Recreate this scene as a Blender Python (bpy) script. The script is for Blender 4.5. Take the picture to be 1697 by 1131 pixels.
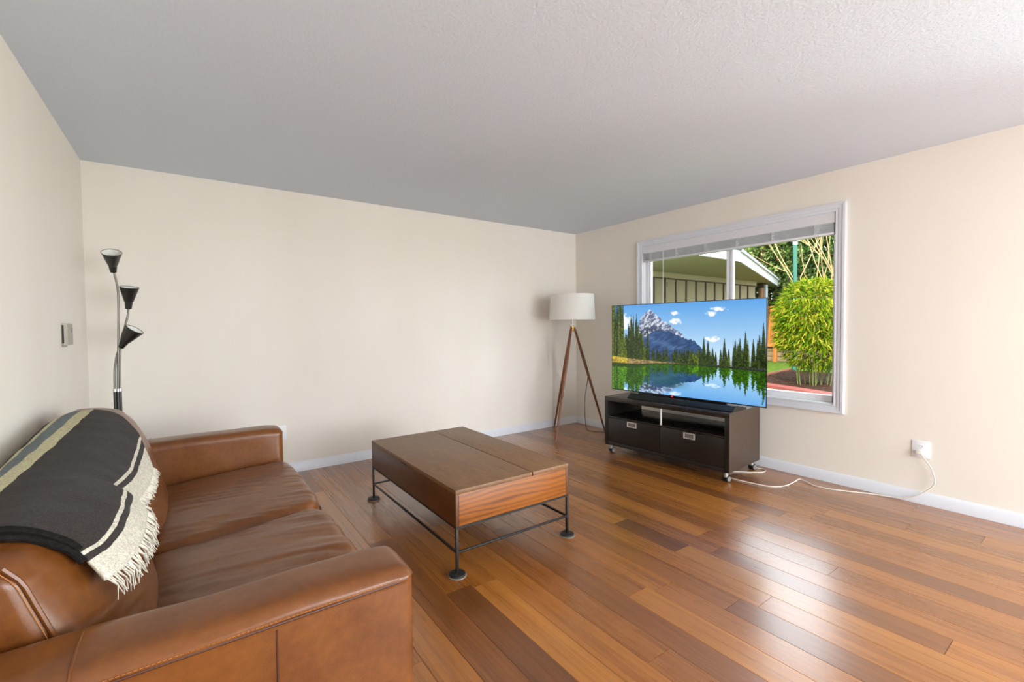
import bpy, bmesh, math, random
import numpy as np
from mathutils import Vector, Matrix, noise

random.seed(7)
rng = np.random.default_rng(7)
for o in list(bpy.data.objects):
    bpy.data.objects.remove(o)
scene = bpy.context.scene
COL = scene.collection

# ------------------------------------------------------------------ camera
W_IMG, H_IMG = 1697, 1131
F_PX = 752.5
PITCH, ROLL, YAW = 0.03117, -0.00961, 0.61952
CAM = Vector((-4.1108, -4.3240, 1.2542))
fwd = Vector((math.sin(YAW) * math.cos(PITCH), math.cos(YAW) * math.cos(PITCH), -math.sin(PITCH)))
rgt = Vector((math.cos(YAW), -math.sin(YAW), 0))
up = rgt.cross(fwd)
rgt, up = math.cos(ROLL) * rgt + math.sin(ROLL) * up, -math.sin(ROLL) * rgt + math.cos(ROLL) * up
cam_data = bpy.data.cameras.new('camera')
cam_data.sensor_fit = 'HORIZONTAL'
cam_data.sensor_width = 36.0
cam_data.lens = F_PX / W_IMG * 36.0
cam_data.clip_start = 0.02
cam_data.clip_end = 200
cam = bpy.data.objects.new('camera', cam_data)
COL.objects.link(cam)
M = Matrix((rgt, up, -fwd)).transposed().to_4x4()
M.translation = CAM
cam.matrix_world = M
scene.camera = cam

# ------------------------------------------------------------------ world, sun, added daylight lamps, exposure
world = bpy.data.worlds.new('world')
scene.world = world
world.use_nodes = True
bg = world.node_tree.nodes['Background']
bg.inputs[0].default_value = (0.86, 0.93, 1.0, 1)
bg.inputs[1].default_value = 7.0

def lamp(name, kind, energy, loc, direction, color=(1, 1, 1), **kw):
    d = bpy.data.lights.new(name, kind)
    d.energy = energy
    d.color = color
    for k, v in kw.items():
        setattr(d, k, v)
    o = bpy.data.objects.new(name, d)
    COL.objects.link(o)
    o.location = loc
    o.rotation_euler = Vector(direction).to_track_quat('-Z', 'Y').to_euler()
    return o

lamp('sun', 'SUN', 10.0, (-20, -9, 25), (0.70, 0.30, -0.65), (1.0, 0.93, 0.80), angle=0.02)
lamp('added_side_daylight', 'AREA', 150, (0.60, -5.55, 1.20), (-1, 0.20, -0.10), (0.945, 0.972, 1.0), shape='RECTANGLE', size=1.6, size_y=1.3)  # area lamp added outside the unseen second window
lamp('added_rear_daylight', 'AREA', 125, (-1.75, -7.0, 1.35), (-0.30, 1, 0.05), (0.945, 0.972, 1.0), shape='RECTANGLE', size=3.0, size_y=2.1)  # area lamp added beyond the unseen patio opening

scene.view_settings.view_transform = 'Standard'
scene.view_settings.look = 'None'
scene.view_settings.gamma = 1.0
scene.view_settings.use_curve_mapping = False
scene.view_settings.exposure = 0.0

# ------------------------------------------------------------------ helpers: materials
def lin(c):
    out = []
    for v in c:
        v = v / 255.0
        out.append(v / 12.92 if v <= 0.04045 else ((v + 0.055) / 1.055) ** 2.4)
    return tuple(out) + (1.0,)

class NT:
    def __init__(self, name):
        self.m = bpy.data.materials.new(name)
        self.m.use_nodes = True
        self.t = self.m.node_tree
        self.n = self.t.nodes
        self.b = self.n['Principled BSDF']
        self.out = self.n['Material Output']
    def add(self, kind, **kw):
        n = self.n.new(kind)
        for k, v in kw.items():
            if k.startswith('i_'):
                key = k[2:].replace('_', ' ')
                n.inputs[key].default_value = v
            else:
                setattr(n, k, v)
        return n
    def link(self, a, b):
        self.t.links.new(a, b)
    def set(self, **kw):
        for k, v in kw.items():
            self.b.inputs[k.replace('_', ' ')].default_value = v
    def coords(self, kind='obj', scale=(1, 1, 1)):
        if kind == 'world':
            g = self.add('ShaderNodeNewGeometry').outputs['Position']
        else:
            g = self.add('ShaderNodeTexCoord').outputs['Object' if kind == 'obj' else 'UV']
        mp = self.add('ShaderNodeMapping')
        mp.inputs['Scale'].default_value = scale
        self.link(g, mp.inputs[0])
        return mp.outputs[0]
    def noise(self, vec, scale, detail=4, rough=0.6):
        n = self.add('ShaderNodeTexNoise', i_Scale=scale, i_Detail=detail, i_Roughness=rough)
        self.link(vec, n.inputs['Vector'])
        return n.outputs[0]
    def ramp(self, fac, stops, interp='LINEAR'):
        r = self.add('ShaderNodeValToRGB')
        r.color_ramp.interpolation = interp
        el = r.color_ramp.elements
        while len(el) < len(stops):
            el.new(0.5)
        for e, (p, c) in zip(el, stops):
            e.position = p
            e.color = c
        self.link(fac, r.inputs[0])
        return r.outputs[0]
    def bump(self, h, strength=0.2, dist=0.01):
        b = self.add('ShaderNodeBump', i_Strength=strength, i_Distance=dist)
        self.link(h, b.inputs['Height'])
        self.link(b.outputs[0], self.b.inputs['Normal'])
        return b

def plain(name, rgb, rough=0.5, metal=0.0, spec=0.5, var=0.06, scale=30, bump=0.0, bscale=200, world_co=False):
    t = NT(name)
    v = t.coords('world' if world_co else 'obj')
    n = t.noise(v, scale)
    c = lin(rgb)
    lo = tuple(x * (1 - var) for x in c[:3]) + (1,)
    hi = tuple(min(1, x * (1 + var)) for x in c[:3]) + (1,)
    t.link(t.ramp(n, [(0.3, lo), (0.7, hi)]), t.b.inputs['Base Color'])
    t.set(Roughness=rough, Metallic=metal)
    t.b.inputs['Specular IOR Level'].default_value = spec
    if bump:
        t.bump(t.noise(v, bscale, 3), bump, 0.002)
    return t.m

def wood(name, dark, light, stretch=(40, 2.0, 40), rough=0.35, spec=0.5, coat=0.0, rnd=True, bump=0.05, patch=0.0, patch_col=None):
    t = NT(name)
    g = t.add('ShaderNodeNewGeometry').outputs['Position']
    if rnd:
        oi = t.add('ShaderNodeObjectInfo')
        ma = t.add('ShaderNodeVectorMath', operation='SCALE')
        ma.inputs[0].default_value = (3.7, 9.1, 5.3)
        t.link(oi.outputs['Random'], ma.inputs['Scale'])
        ad = t.add('ShaderNodeVectorMath', operation='ADD')
        t.link(g, ad.inputs[0]); t.link(ma.outputs[0], ad.inputs[1])
        g = ad.outputs[0]
    mp = t.add('ShaderNodeMapping'); mp.inputs['Scale'].default_value = stretch
    t.link(g, mp.inputs[0])
    n = t.noise(mp.outputs[0], 1.0, 6, 0.65)
    mp2 = t.add('ShaderNodeMapping'); mp2.inputs['Scale'].default_value = tuple(s * 5 for s in stretch)
    t.link(g, mp2.inputs[0])
    n2 = t.noise(mp2.outputs[0], 1.0, 3, 0.6)
    mx = t.add('ShaderNodeMix', data_type='FLOAT'); mx.inputs[0].default_value = 0.4
    t.link(n, mx.inputs[2]); t.link(n2, mx.inputs[3])
    col = t.ramp(mx.outputs[0], [(0.32, lin(dark)), (0.68, lin(light))])
    if rnd:
        hv = t.add('ShaderNodeHueSaturation')
        mr = t.add('ShaderNodeMapRange'); mr.inputs[3].default_value = 0.92; mr.inputs[4].default_value = 1.06
        t.link(oi.outputs['Random'], mr.inputs[0])
        t.link(mr.outputs[0], hv.inputs['Value']); t.link(col, hv.inputs['Color'])
        col = hv.outputs[0]
    t.link(col, t.b.inputs['Base Color'])
    rr = t.add('ShaderNodeMapRange'); rr.inputs[3].default_value = rough * 0.8; rr.inputs[4].default_value = rough * 1.25
    t.link(n, rr.inputs[0]); t.link(rr.outputs[0], t.b.inputs['Roughness'])
    t.b.inputs['Specular IOR Level'].default_value = spec
    t.b.inputs['Coat Weight'].default_value = coat
    t.b.inputs['Coat Roughness'].default_value = 0.25
    if bump:
        t.bump(mx.outputs[0], bump, 0.002)
    return t.m

# ------------------------------------------------------------------ helpers: meshes
def newbm():
    return bmesh.new()

def add_box(bm, x0, x1, y0, y1, z0, z1, bev=0.0, seg=2):
    vs = [bm.verts.new(p) for p in ((x0, y0, z0), (x1, y0, z0), (x1, y1, z0), (x0, y1, z0), (x0, y0, z1), (x1, y0, z1), (x1, y1, z1), (x0, y1, z1))]
    fs = [bm.faces.new([vs[i] for i in f]) for f in ((3, 2, 1, 0), (4, 5, 6, 7), (0, 1, 5, 4), (1, 2, 6, 5), (2, 3, 7, 6), (3, 0, 4, 7))]
    if bev > 0:
        es = list({e for f in fs for e in f.edges})
        bmesh.ops.bevel(bm, geom=es, offset=bev, segments=seg, profile=0.5, affect='EDGES')
    return bm

def boxbm(*a, **k):
    return add_box(newbm(), *a, **k)

def catmull(pts, n=8):
    P = [Vector(p) for p in pts]
    P = [P[0] * 2 - P[1]] + P + [P[-1] * 2 - P[-2]]
    out = []
    for i in range(1, len(P) - 2):
        for j in range(n):
            t = j / n
            a, b, c, d = P[i - 1], P[i], P[i + 1], P[i + 2]
            out.append(0.5 * ((2 * b) + (c - a) * t + (2 * a - 5 * b + 4 * c - d) * t * t + (3 * b - a - 3 * c + d) * t ** 3))
    out.append(P[-2])
    return out

def add_tube(bm, pts, r, n=8, cap=True):
    pts = [Vector(p) for p in pts]
    rs = r if isinstance(r, (list, tuple)) else [r] * len(pts)
    rings = []
    prev = None
    for i, p in enumerate(pts):
        d = (pts[min(i + 1, len(pts) - 1)] - pts[max(i - 1, 0)]).normalized()
        if prev is None:
            a = Vector((0, 0, 1)) if abs(d.z) < 0.9 else Vector((1, 0, 0))
            u = d.cross(a).normalized()
        else:
            u = (prev - d * prev.dot(d)).normalized()
        prev = u
        v = d.cross(u)
        rings.append([bm.verts.new(p + (u * math.cos(2 * math.pi * k / n) + v * math.sin(2 * math.pi * k / n)) * rs[i]) for k in range(n)])
    for a, b in zip(rings, rings[1:]):
        for k in range(n):
            bm.faces.new((a[k], a[(k + 1) % n], b[(k + 1) % n], b[k]))
    if cap:
        bm.faces.new(rings[0][::-1]); bm.faces.new(rings[-1])
    return bm

def tubebm(pts, r, n=8, smooth=0):
    return add_tube(newbm(), catmull(pts, smooth) if smooth else pts, r, n)

def add_lathe(bm, prof, origin=(0, 0, 0), axis=(0, 0, 1), n=24):
    q = Vector((0, 0, 1)).rotation_difference(Vector(axis).normalized())
    O = Vector(origin)
    rings = []
    for r, z in prof:
        if r < 1e-6:
            rings.append([bm.verts.new(O + q @ Vector((0, 0, z)))])
        else:
            rings.append([bm.verts.new(O + q @ Vector((r * math.cos(2 * math.pi * k / n), r * math.sin(2 * math.pi * k / n), z))) for k in range(n)])
    for a, b in zip(rings, rings[1:]):
        for k in range(n):
            k2 = (k + 1) % n
            f = [a[k % len(a)], a[k2 % len(a)], b[k2 % len(b)], b[k % len(b)]]
            g = []
            for v in f:
                if v not in g:
                    g.append(v)
            if len(g) > 2:
                bm.faces.new(g)
    return bm

def lathebm(*a, **k):
    return add_lathe(newbm(), *a, **k)

def add_prism(bm, poly, z0, z1, plane='xy'):
    def P(a, b, c):
        return {'xy': (a, b, c), 'xz': (a, c, b), 'yz': (c, a, b)}[plane]
    A = [bm.verts.new(P(a, b, z0)) for a, b in poly]
    B = [bm.verts.new(P(a, b, z1)) for a, b in poly]
    n = len(poly)
    bm.faces.new(A[::-1]); bm.faces.new(B)
    for i in range(n):
        bm.faces.new((A[i], A[(i + 1) % n], B[(i + 1) % n], B[i]))
    bmesh.ops.recalc_face_normals(bm, faces=bm.faces)
    return bm

def rbox(x0, x1, y0, y1, z0, z1, r, res, shape=None):
    """Rounded box made of a fine grid on every side; shape(v) may move each vertex."""
    c = Vector(((x0 + x1) / 2, (y0 + y1) / 2, (z0 + z1) / 2))
    h = Vector(((x1 - x0) / 2, (y1 - y0) / 2, (z1 - z0) / 2))
    N = [max(2, int(round(2 * hh / res))) for hh in h]
    bm = newbm()
    verts = {}
    def vert(i, j, k):
        key = (i, j, k)
        if key not in verts:
            p = Vector((-h.x + 2 * h.x * i / N[0], -h.y + 2 * h.y * j / N[1], -h.z + 2 * h.z * k / N[2]))
            inner = Vector([max(-(hh - r), min(hh - r, pp)) for pp, hh in zip(p, h)])
            d = p - inner
            if d.length > 1e-9:
                p = inner + d.normalized() * min(r, d.length if sum(1 for q in d if abs(q) > 1e-9) == 1 else r)
            p = p + c
            if shape:
                p = shape(p)
            verts[key] = bm.verts.new(p)
        return verts[key]
    for i in range(N[0]):
        for j in range(N[1]):
            bm.faces.new((vert(i, j, N[2]), vert(i + 1, j, N[2]), vert(i + 1, j + 1, N[2]), vert(i, j + 1, N[2])))
            bm.faces.new((vert(i, j + 1, 0), vert(i + 1, j + 1, 0), vert(i + 1, j, 0), vert(i, j, 0)))
    for i in range(N[0]):
        for k in range(N[2]):
            bm.faces.new((vert(i, 0, k), vert(i + 1, 0, k), vert(i + 1, 0, k + 1), vert(i, 0, k + 1)))
            bm.faces.new((vert(i, N[1], k + 1), vert(i + 1, N[1], k + 1), vert(i + 1, N[1], k), vert(i, N[1], k)))
    for j in range(N[1]):
        for k in range(N[2]):
            bm.faces.new((vert(0, j, k + 1), vert(0, j + 1, k + 1), vert(0, j + 1, k), vert(0, j, k)))
            bm.faces.new((vert(N[0], j, k), vert(N[0], j + 1, k), vert(N[0], j + 1, k + 1), vert(N[0], j, k + 1)))
    return bm

# ------------------------------------------------------------------ helpers: objects
ORIGIN = {}
def obj(name, bm, mat, parent=None, local=False, smooth=True, angle=35, label=None):
    """One mesh object; vertices are given in world space unless local."""
    me = bpy.data.meshes.new(name)
    if parent is not None and not local:
        bmesh.ops.translate(bm, verts=bm.verts, vec=-ORIGIN.get(parent.name, Vector((0, 0, 0))))
    bm.to_mesh(me); bm.free()
    if smooth:
        me.shade_smooth()
        me.set_sharp_from_angle(angle=math.radians(angle))
    if mat is not None:
        me.materials.append(mat)
    o = bpy.data.objects.new(name, me)
    COL.objects.link(o)
    if parent is not None:
        o.parent = parent
        ORIGIN[o.name] = ORIGIN.get(parent.name, Vector((0, 0, 0)))
    if label:
        o['label'] = label
    return o

def tag(o, label, cat, group=None):
    o['label'] = label
    o['category'] = cat
    if group:
        o['group'] = group
    return o

def thing(name, label, cat, loc=(0, 0, 0), rotz=0.0, group=None):
    o = bpy.data.objects.new(name, None)
    o.empty_display_size = 0.1
    COL.objects.link(o)
    o.location = loc
    o.rotation_euler = (0, 0, rotz)
    ORIGIN[o.name] = Vector(loc)
    return tag(o, label, cat, group)

def struct(name, bm=None, mat=None, label=None, cat=None, loc=(0, 0, 0)):
    if bm is None:
        o = bpy.data.objects.new(name, None)
        COL.objects.link(o)
        o.location = loc
        ORIGIN[o.name] = Vector(loc)
    else:
        o = obj(name, bm, mat)
    o['kind'] = 'structure'
    if label:
        tag(o, label, cat)
    return o

def link_copy(src, parent, loc=None, rot=None, scale=None, mat=None):
    c = src.copy()
    COL.objects.link(c)
    c.parent = parent
    if loc is not None:
        c.location = loc
    if rot is not None:
        c.rotation_euler = rot
    if scale is not None:
        c.scale = scale
    return c

# ------------------------------------------------------------------ room shell
RW, RD, RH = 4.688, 6.60, 2.44     # the room: x -RW..0, y -RD..0
TH = 0.14

def wall_mat(name='painted_wall'):
    t = NT(name)
    v = t.coords('world', (1, 1, 0.35))
    n1 = t.noise(v, 2.0, 3)
    t.link(t.ramp(n1, [(0.3, lin((237, 230, 219))), (0.7, lin((240, 234, 224)))]), t.b.inputs['Base Color'])
    t.set(Roughness=0.75)
    t.b.inputs['Specular IOR Level'].default_value = 0.25
    n2 = t.noise(v, 160, 3)
    t.bump(n2, 0.12, 0.003)
    return t.m
M_WALL = wall_mat()

def ceil_mat():
    t = NT('textured_ceiling')
    v = t.coords('world')
    t.set(Roughness=0.9)
    t.b.inputs['Base Color'].default_value = lin((218, 227, 239))
    t.b.inputs['Specular IOR Level'].default_value = 0.1
    n = t.noise(v, 70, 4, 0.6)
    t.bump(n, 0.45, 0.006)
    return t.m
M_CEIL = ceil_mat()
M_TRIM = plain('white_trim_paint', (226, 229, 236), 0.35, var=0.015)
M_WHITE = plain('white_vinyl', (235, 236, 240), 0.35, var=0.01)

struct('ceiling', boxbm(-RW - TH, TH, -RD - TH, TH, RH, RH + 0.12), M_CEIL, 'light grey textured ceiling over the whole room', 'ceiling')
struct('wall_back', boxbm(-RW - TH, TH, 0, TH, -0.12, RH), M_WALL, 'plain cream wall behind tripod lamp and sofa end', 'wall')
struct('wall_left', boxbm(-RW - TH, -RW, -RD, 0, -0.12, RH), M_WALL, 'cream wall behind the sofa back', 'wall')
# right wall with the window opening
WY0, WY1, WZ0, WZ1 = -2.905, -1.062, 0.622, 2.125
bm = newbm()
VY0, VY1, VZ0, VZ1 = -6.35, -4.75, 0.50, 1.95        # an added, unseen second window to let daylight in
add_box(bm, 0, TH, -RD, VY0, -0.12, RH)
add_box(bm, 0, TH, VY1, WY0, -0.12, RH)
add_box(bm, 0, TH, VY0, VY1, -0.12, VZ0)
add_box(bm, 0, TH, VY0, VY1, VZ1, RH)
add_box(bm, 0, TH, WY1, 0, -0.12, RH)
add_box(bm, 0, TH, WY0, WY1, -0.12, WZ0)
add_box(bm, 0, TH, WY0, WY1, WZ1, RH)
struct('wall_right', bm, M_WALL, 'cream wall holding the wide window', 'wall')
# the wall behind the camera with a wide opening added to let daylight in
bm = newbm()
PX0, PX1, PZ1 = -3.25, -0.25, 2.30
add_box(bm, -RW, PX0, -RD - TH, -RD, -0.12, RH)
add_box(bm, PX1, 0, -RD - TH, -RD, -0.12, RH)
add_box(bm, PX0, PX1, -RD - TH, -RD, PZ1, RH)
add_box(bm, PX0, PX1, -RD - TH, -RD, -0.12, -0.02)
struct('wall_front', bm, M_WALL, 'cream wall with the wide added opening for daylight', 'wall')
d = struct('added_patio_door', None, None, 'added unseen white sliding patio door opposite the plain cream wall', 'door', (-1.75, -RD - 0.07, 0))  # unseen door added to let daylight in from behind
for x0, x1 in ((PX0, PX0 + 0.06), (-1.78, -1.72), (PX1 - 0.06, PX1)):
    obj('door_stile', boxbm(x0, x1, -RD - 0.10, -RD - 0.04, 0.0, PZ1, 0.004), M_WHITE, d)
for z0, z1 in ((-0.02, 0.04), (PZ1 - 0.06, PZ1)):
    obj('door_rail', boxbm(PX0, PX1, -RD - 0.10, -RD - 0.04, z0, z1, 0.004), M_WHITE, d)

# baseboards: a square board with an eased top
def base_prof(t=0.014, h=0.086):
    return [(0, 0), (t, 0), (t, h - 0.016), (t - 0.004, h - 0.010), (t - 0.006, h - 0.004), (t - 0.009, h), (0, h)]
struct('baseboard_back', add_prism(newbm(), [(-a, b) for a, b in base_prof()], -RW, 0, 'yz'), M_TRIM, 'white baseboard along the plain cream wall', 'baseboard')
struct('baseboard_right', add_prism(newbm(), [(-a, b) for a, b in base_prof()], -RD, -0.014, 'xz'), M_TRIM, 'white baseboard under the window', 'baseboard')
struct('baseboard_left', add_prism(newbm(), [(-RW + a, b) for a, b in base_prof()], -RD, -0.014, 'xz'), M_TRIM, 'white baseboard behind the sofa', 'baseboard')

# floor: a dark underlay and separate bamboo planks
M_UNDER = plain('dark_floor_joint', (38, 20, 10), 0.8)
floor = struct('floor', boxbm(-RW, 0, -RD, 0, -0.12, -0.012), M_UNDER, 'glossy reddish brown hardwood plank floor', 'floor')
PL = [wood('bamboo_plank_a', (126, 70, 21), (174, 110, 42), (34, 0.9, 34), 0.27, 0.6, 0.7),
      wood('bamboo_plank_b', (136, 79, 24), (184, 120, 47), (30, 0.8, 34), 0.28, 0.6, 0.7),
      wood('bamboo_plank_c', (114, 62, 19), (160, 99, 38), (38, 1.0, 34), 0.27, 0.6, 0.7),
      wood('bamboo_plank_dark', (84, 46, 17), (124, 73, 30), (36, 1.0, 34), 0.30, 0.6, 0.7),
      wood('bamboo_plank_brown', (100, 54, 18), (144, 87, 35), (36, 1.0, 34), 0.29, 0.6, 0.7)]
protos = []
for m in PL:
    b = boxbm(-0.0667, 0.0667, -0.5, 0.5, -0.012, 0.0)
    # eased long edges and a hair of eased ends
    top = [e for e in b.edges if all(abs(v.co.z) < 1e-6 for v in e.verts) and abs(e.verts[0].co.y - e.verts[1].co.y) > 0.5]
    bmesh.ops.bevel(b, geom=top, offset=0.0012, segments=1, affect='EDGES')
    me = bpy.data.meshes.new('plank'); b.to_mesh(me); b.free(); me.materials.append(m)
    protos.append(me)
PWID, PX_REF = 0.134, -3.155
special = {0: ([-2.43], {1: 3}), 7: ([-3.265, -1.45], {2: 4}), 9: ([-2.38, -2.826], {1: 3}), 10: ([-2.95, -3.90], {1: 4}),
           16: ([-2.948], {}), 18: ([-3.10], {}), 12: ([-3.42], {}), 4: ([-2.0, -3.9], {})}
k0 = int(math.floor((-RW - PX_REF) / PWID))
for k in range(k0, int(-PX_REF / PWID) + 1):
    xa, xb = max(-RW, PX_REF + k * PWID), min(0, PX_REF + (k + 1) * PWID)
    if xb - xa < 0.01:
        continue
    if k in special:
        cuts, forced = special[k]
        cuts = sorted(cuts, reverse=True)
    else:
        forced = {}
        y = -random.uniform(0.25, 1.8)
        cuts = []
        while y > -RD + 0.3:
            cuts.append(y)
            y -= random.uniform(1.5, 1.95)
    ys = [0.0] + list(cuts) + [-RD]
    for i in range(len(ys) - 1):
        ya, yb = ys[i], ys[i + 1]
        mi = forced.get(i, random.choices([0, 1, 2, 4], [4, 4, 3, 0.6])[0])
        o = bpy.data.objects.new('plank', protos[mi])
        COL.objects.link(o)
        o.parent = floor
        o.location = ((xa + xb) / 2, (ya + yb) / 2, random.uniform(-0.0003, 0.0))
        o.scale = ((xb - xa - 0.0006) / 0.1334, (ya - yb) - 0.0016, 1)

# ------------------------------------------------------------------ window with casing
win = struct('window_1', None, None, 'wide white sliding window with stepped casing behind the television', 'window', (0, -1.98, WZ0))
CY0, CY1, CZ0, CZ1 = -2.972, -0.995, 0.553, 2.192
# stepped casing (a moulding of three steps), one mitred board for each side
steps = [(0.0, 0.004, 0.012), (0.004, 0.020, 0.024), (0.020, 0.045, 0.018), (0.045, 0.062, 0.013), (0.062, 0.069, 0.017)]
def casing(side):
    b = newbm()
    for a0, a1, t in steps:
        def frame(a):
            return CY0 + a, CY1 - a, CZ0 + a, CZ1 - a
        o0, o1, p0, p1 = frame(a0); q0, q1, r0, r1 = frame(a1)
        quad = {'right': [(o0, p0), (o0, p1), (q0, r1), (q0, r0)], 'left': [(o1, p1), (o1, p0), (q1, r0), (q1, r1)],
                'top': [(o0, p1), (o1, p1), (q1, r1), (q0, r1)], 'bottom': [(o1, p0), (o0, p0), (q0, r0), (q1, r0)]}[side]
        add_prism(b, quad, -t, 0.0, 'yz')
    return b
for s in ('right', 'left', 'top', 'bottom'):
    obj('casing_board', casing(s), M_TRIM, win)
# jamb liners
obj('jamb', boxbm(0.0, 0.12, WY0, WY0 + 0.006, WZ0, WZ1), M_WHITE, win)
obj('jamb', boxbm(0.0, 0.12, WY1 - 0.006, WY1, WZ0, WZ1), M_WHITE, win)
obj('head_jamb', boxbm(0.0, 0.12, WY0, WY1, WZ1 - 0.006, WZ1), M_WHITE, win)
obj('window_sill', boxbm(0.0, 0.12, WY0, WY1, WZ0, WZ0 + 0.008, 0.002), M_WHITE, win)
# vinyl frame, two sashes, meeting stile
FX0, FX1 = 0.045, 0.10
fr = newbm()
add_box(fr, FX0, FX1, WY0 + 0.006, WY0 + 0.034, WZ0 + 0.008, WZ1 - 0.006, 0.003)
add_box(fr, FX0, FX1, WY1 - 0.045, WY1 - 0.006, WZ0 + 0.008, WZ1 - 0.006, 0.003)
add_box(fr, FX0, FX1, WY0 + 0.006, WY1 - 0.006, WZ0 + 0.008, WZ0 + 0.058, 0.003)
add_box(fr, FX0, FX1, WY0 + 0.006, WY1 - 0.006, WZ1 - 0.046, WZ1 - 0.006, 0.003)
obj('window_frame', fr, M_WHITE, win)
st = newbm()
add_box(st, 0.050, 0.085, -2.057, -2.030, WZ0 + 0.05, WZ1 - 0.04, 0.003)
add_box(st, 0.058, 0.095, -2.030, -2.008, WZ0 + 0.05, WZ1 - 0.04, 0.003)
add_box(st, 0.050, 0.085, -2.008, -1.992, WZ0 + 0.05, WZ1 - 0.04, 0.003)
obj('meeting_stile', st, M_WHITE, win)
sl = newbm()
add_box(sl, 0.052, 0.088, WY1 - 0.068, WY1 - 0.045, WZ0 + 0.058, WZ1 - 0.046, 0.003)
add_box(sl, 0.052, 0.088, -2.0, WY1 - 0.06, WZ0 + 0.055, WZ0 + 0.078, 0.003)
obj('sash', sl, M_WHITE, win)

def glass_mat():
    t = NT('window_glass')
    t.n.remove(t.b)
    tr = t.add('ShaderNodeBsdfTransparent'); tr.inputs[0].default_value = (0.97, 0.985, 0.98, 1)
    gl = t.add('ShaderNodeBsdfGlossy'); gl.inputs['Roughness'].default_value = 0.0
    fz = t.add('ShaderNodeFresnel'); fz.inputs[0].default_value = 1.2
    mx = t.add('ShaderNodeMixShader')
    t.link(fz.outputs[0], mx.inputs[0]); t.link(tr.outputs[0], mx.inputs[1]); t.link(gl.outputs[0], mx.inputs[2])
    t.link(mx.outputs[0], t.out.inputs[0])
    return t.m
M_GLASS = glass_mat()
obj('pane', boxbm(0.070, 0.074, WY0 + 0.03, -2.03, WZ0 + 0.05, WZ1 - 0.04), M_GLASS, win, smooth=False)
obj('pane', boxbm(0.076, 0.080, -2.02, WY1 - 0.05, WZ0 + 0.06, WZ1 - 0.04), M_GLASS, win, smooth=False)

win2 = struct('added_window', None, None, 'added unseen white window between the wide window and the patio door', 'window', (0, (VY0 + VY1) / 2, VZ0))  # unseen window added to bring in side daylight
for y0, y1 in ((VY0 - 0.06, VY0), (VY1, VY1 + 0.06)):
    obj('casing_board', boxbm(-0.016, 0, y0, y1, VZ0 - 0.06, VZ1 + 0.06, 0.004), M_TRIM, win2)
for z0, z1 in ((VZ0 - 0.06, VZ0), (VZ1, VZ1 + 0.06)):
    obj('casing_board', boxbm(-0.016, 0, VY0, VY1, z0, z1, 0.004), M_TRIM, win2)
b = newbm()
for y0, y1 in ((VY0, VY0 + 0.045), ((VY0 + VY1) / 2 - 0.02, (VY0 + VY1) / 2 + 0.02), (VY1 - 0.045, VY1)):
    add_box(b, 0.045, 0.10, y0, y1, VZ0, VZ1, 0.003)
for z0, z1 in ((VZ0, VZ0 + 0.045), (VZ1 - 0.045, VZ1)):
    add_box(b, 0.045, 0.10, VY0, VY1, z0, z1, 0.003)
obj('window_frame', b, M_WHITE, win2)
obj('pane', boxbm(0.070, 0.074, VY0 + 0.03, VY1 - 0.03, VZ0 + 0.03, VZ1 - 0.03), M_GLASS, win2, smooth=False)

# ------------------------------------------------------------------ raised blind
M_BLIND = plain('white_blind', (226, 227, 231), 0.45, var=0.01)
M_SLAT = plain('blind_slat', (228, 229, 233), 0.5, var=0.02)
bl = thing('window_blind', 'white slatted blind drawn up under its valance inside the window', 'blind', (0.02, -1.98, 1.95))
vp = [(-0.012, 2.150), (-0.012, 2.140), (-0.007, 2.132), (-0.007, 2.122), (-0.010, 2.112), (-0.010, 2.046), (-0.004, 2.040), (0.002, 2.040), (0.002, 2.150)]
obj('valance', add_prism(newbm(), vp, WY0 + 0.008, WY1 - 0.008, 'xz'), M_BLIND, bl, angle=25)
obj('head_rail', boxbm(0.004, 0.044, WY0 + 0.012, WY1 - 0.012, 2.045, 2.105, 0.003), M_BLIND, bl)
NS = 9
for i in range(NS):
    z = 1.972 + i * 0.0078
    b = newbm()
    yy0, yy1 = WY0 + 0.016, WY1 - 0.016
    dx = -0.008 + random.uniform(-0.002, 0.002)
    prof = [(-0.003 + dx, z), (0.02 + dx, z + 0.0022), (0.043 + dx, z), (0.043 + dx, z + 0.003), (0.02 + dx, z + 0.0052), (-0.003 + dx, z + 0.003)]
    add_prism(b, prof, yy0, yy1, 'xz')
    obj('slat', b, M_SLAT, bl, angle=20)
obj('bottom_rail', boxbm(-0.011, 0.040, WY0 + 0.014, WY1 - 0.014, 1.950, 1.969, 0.004), M_BLIND, bl)
for y in (-1.175, -1.50, -1.82, -2.135, -2.445, -2.77):
    b = newbm()
    for j in range(7):
        zz = 1.962 + j * 0.0115
        o1 = random.uniform(-0.012, 0.012)
        add_tube(b, catmull([(-0.011, y - 0.012 + o1, zz), (-0.019, y + o1 * 0.5, zz - 0.004), (-0.019, y + 0.012, zz + 0.006), (-0.011, y + 0.006 - o1, zz + 0.011)], 3), 0.0022, 5)
    obj('ladder_cord', b, M_BLIND, bl)
obj('tilt_wand', tubebm([(-0.012, -1.335, 2.04), (-0.013, -1.335, 1.25)], 0.0022, 6), M_WHITE, bl)

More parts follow.
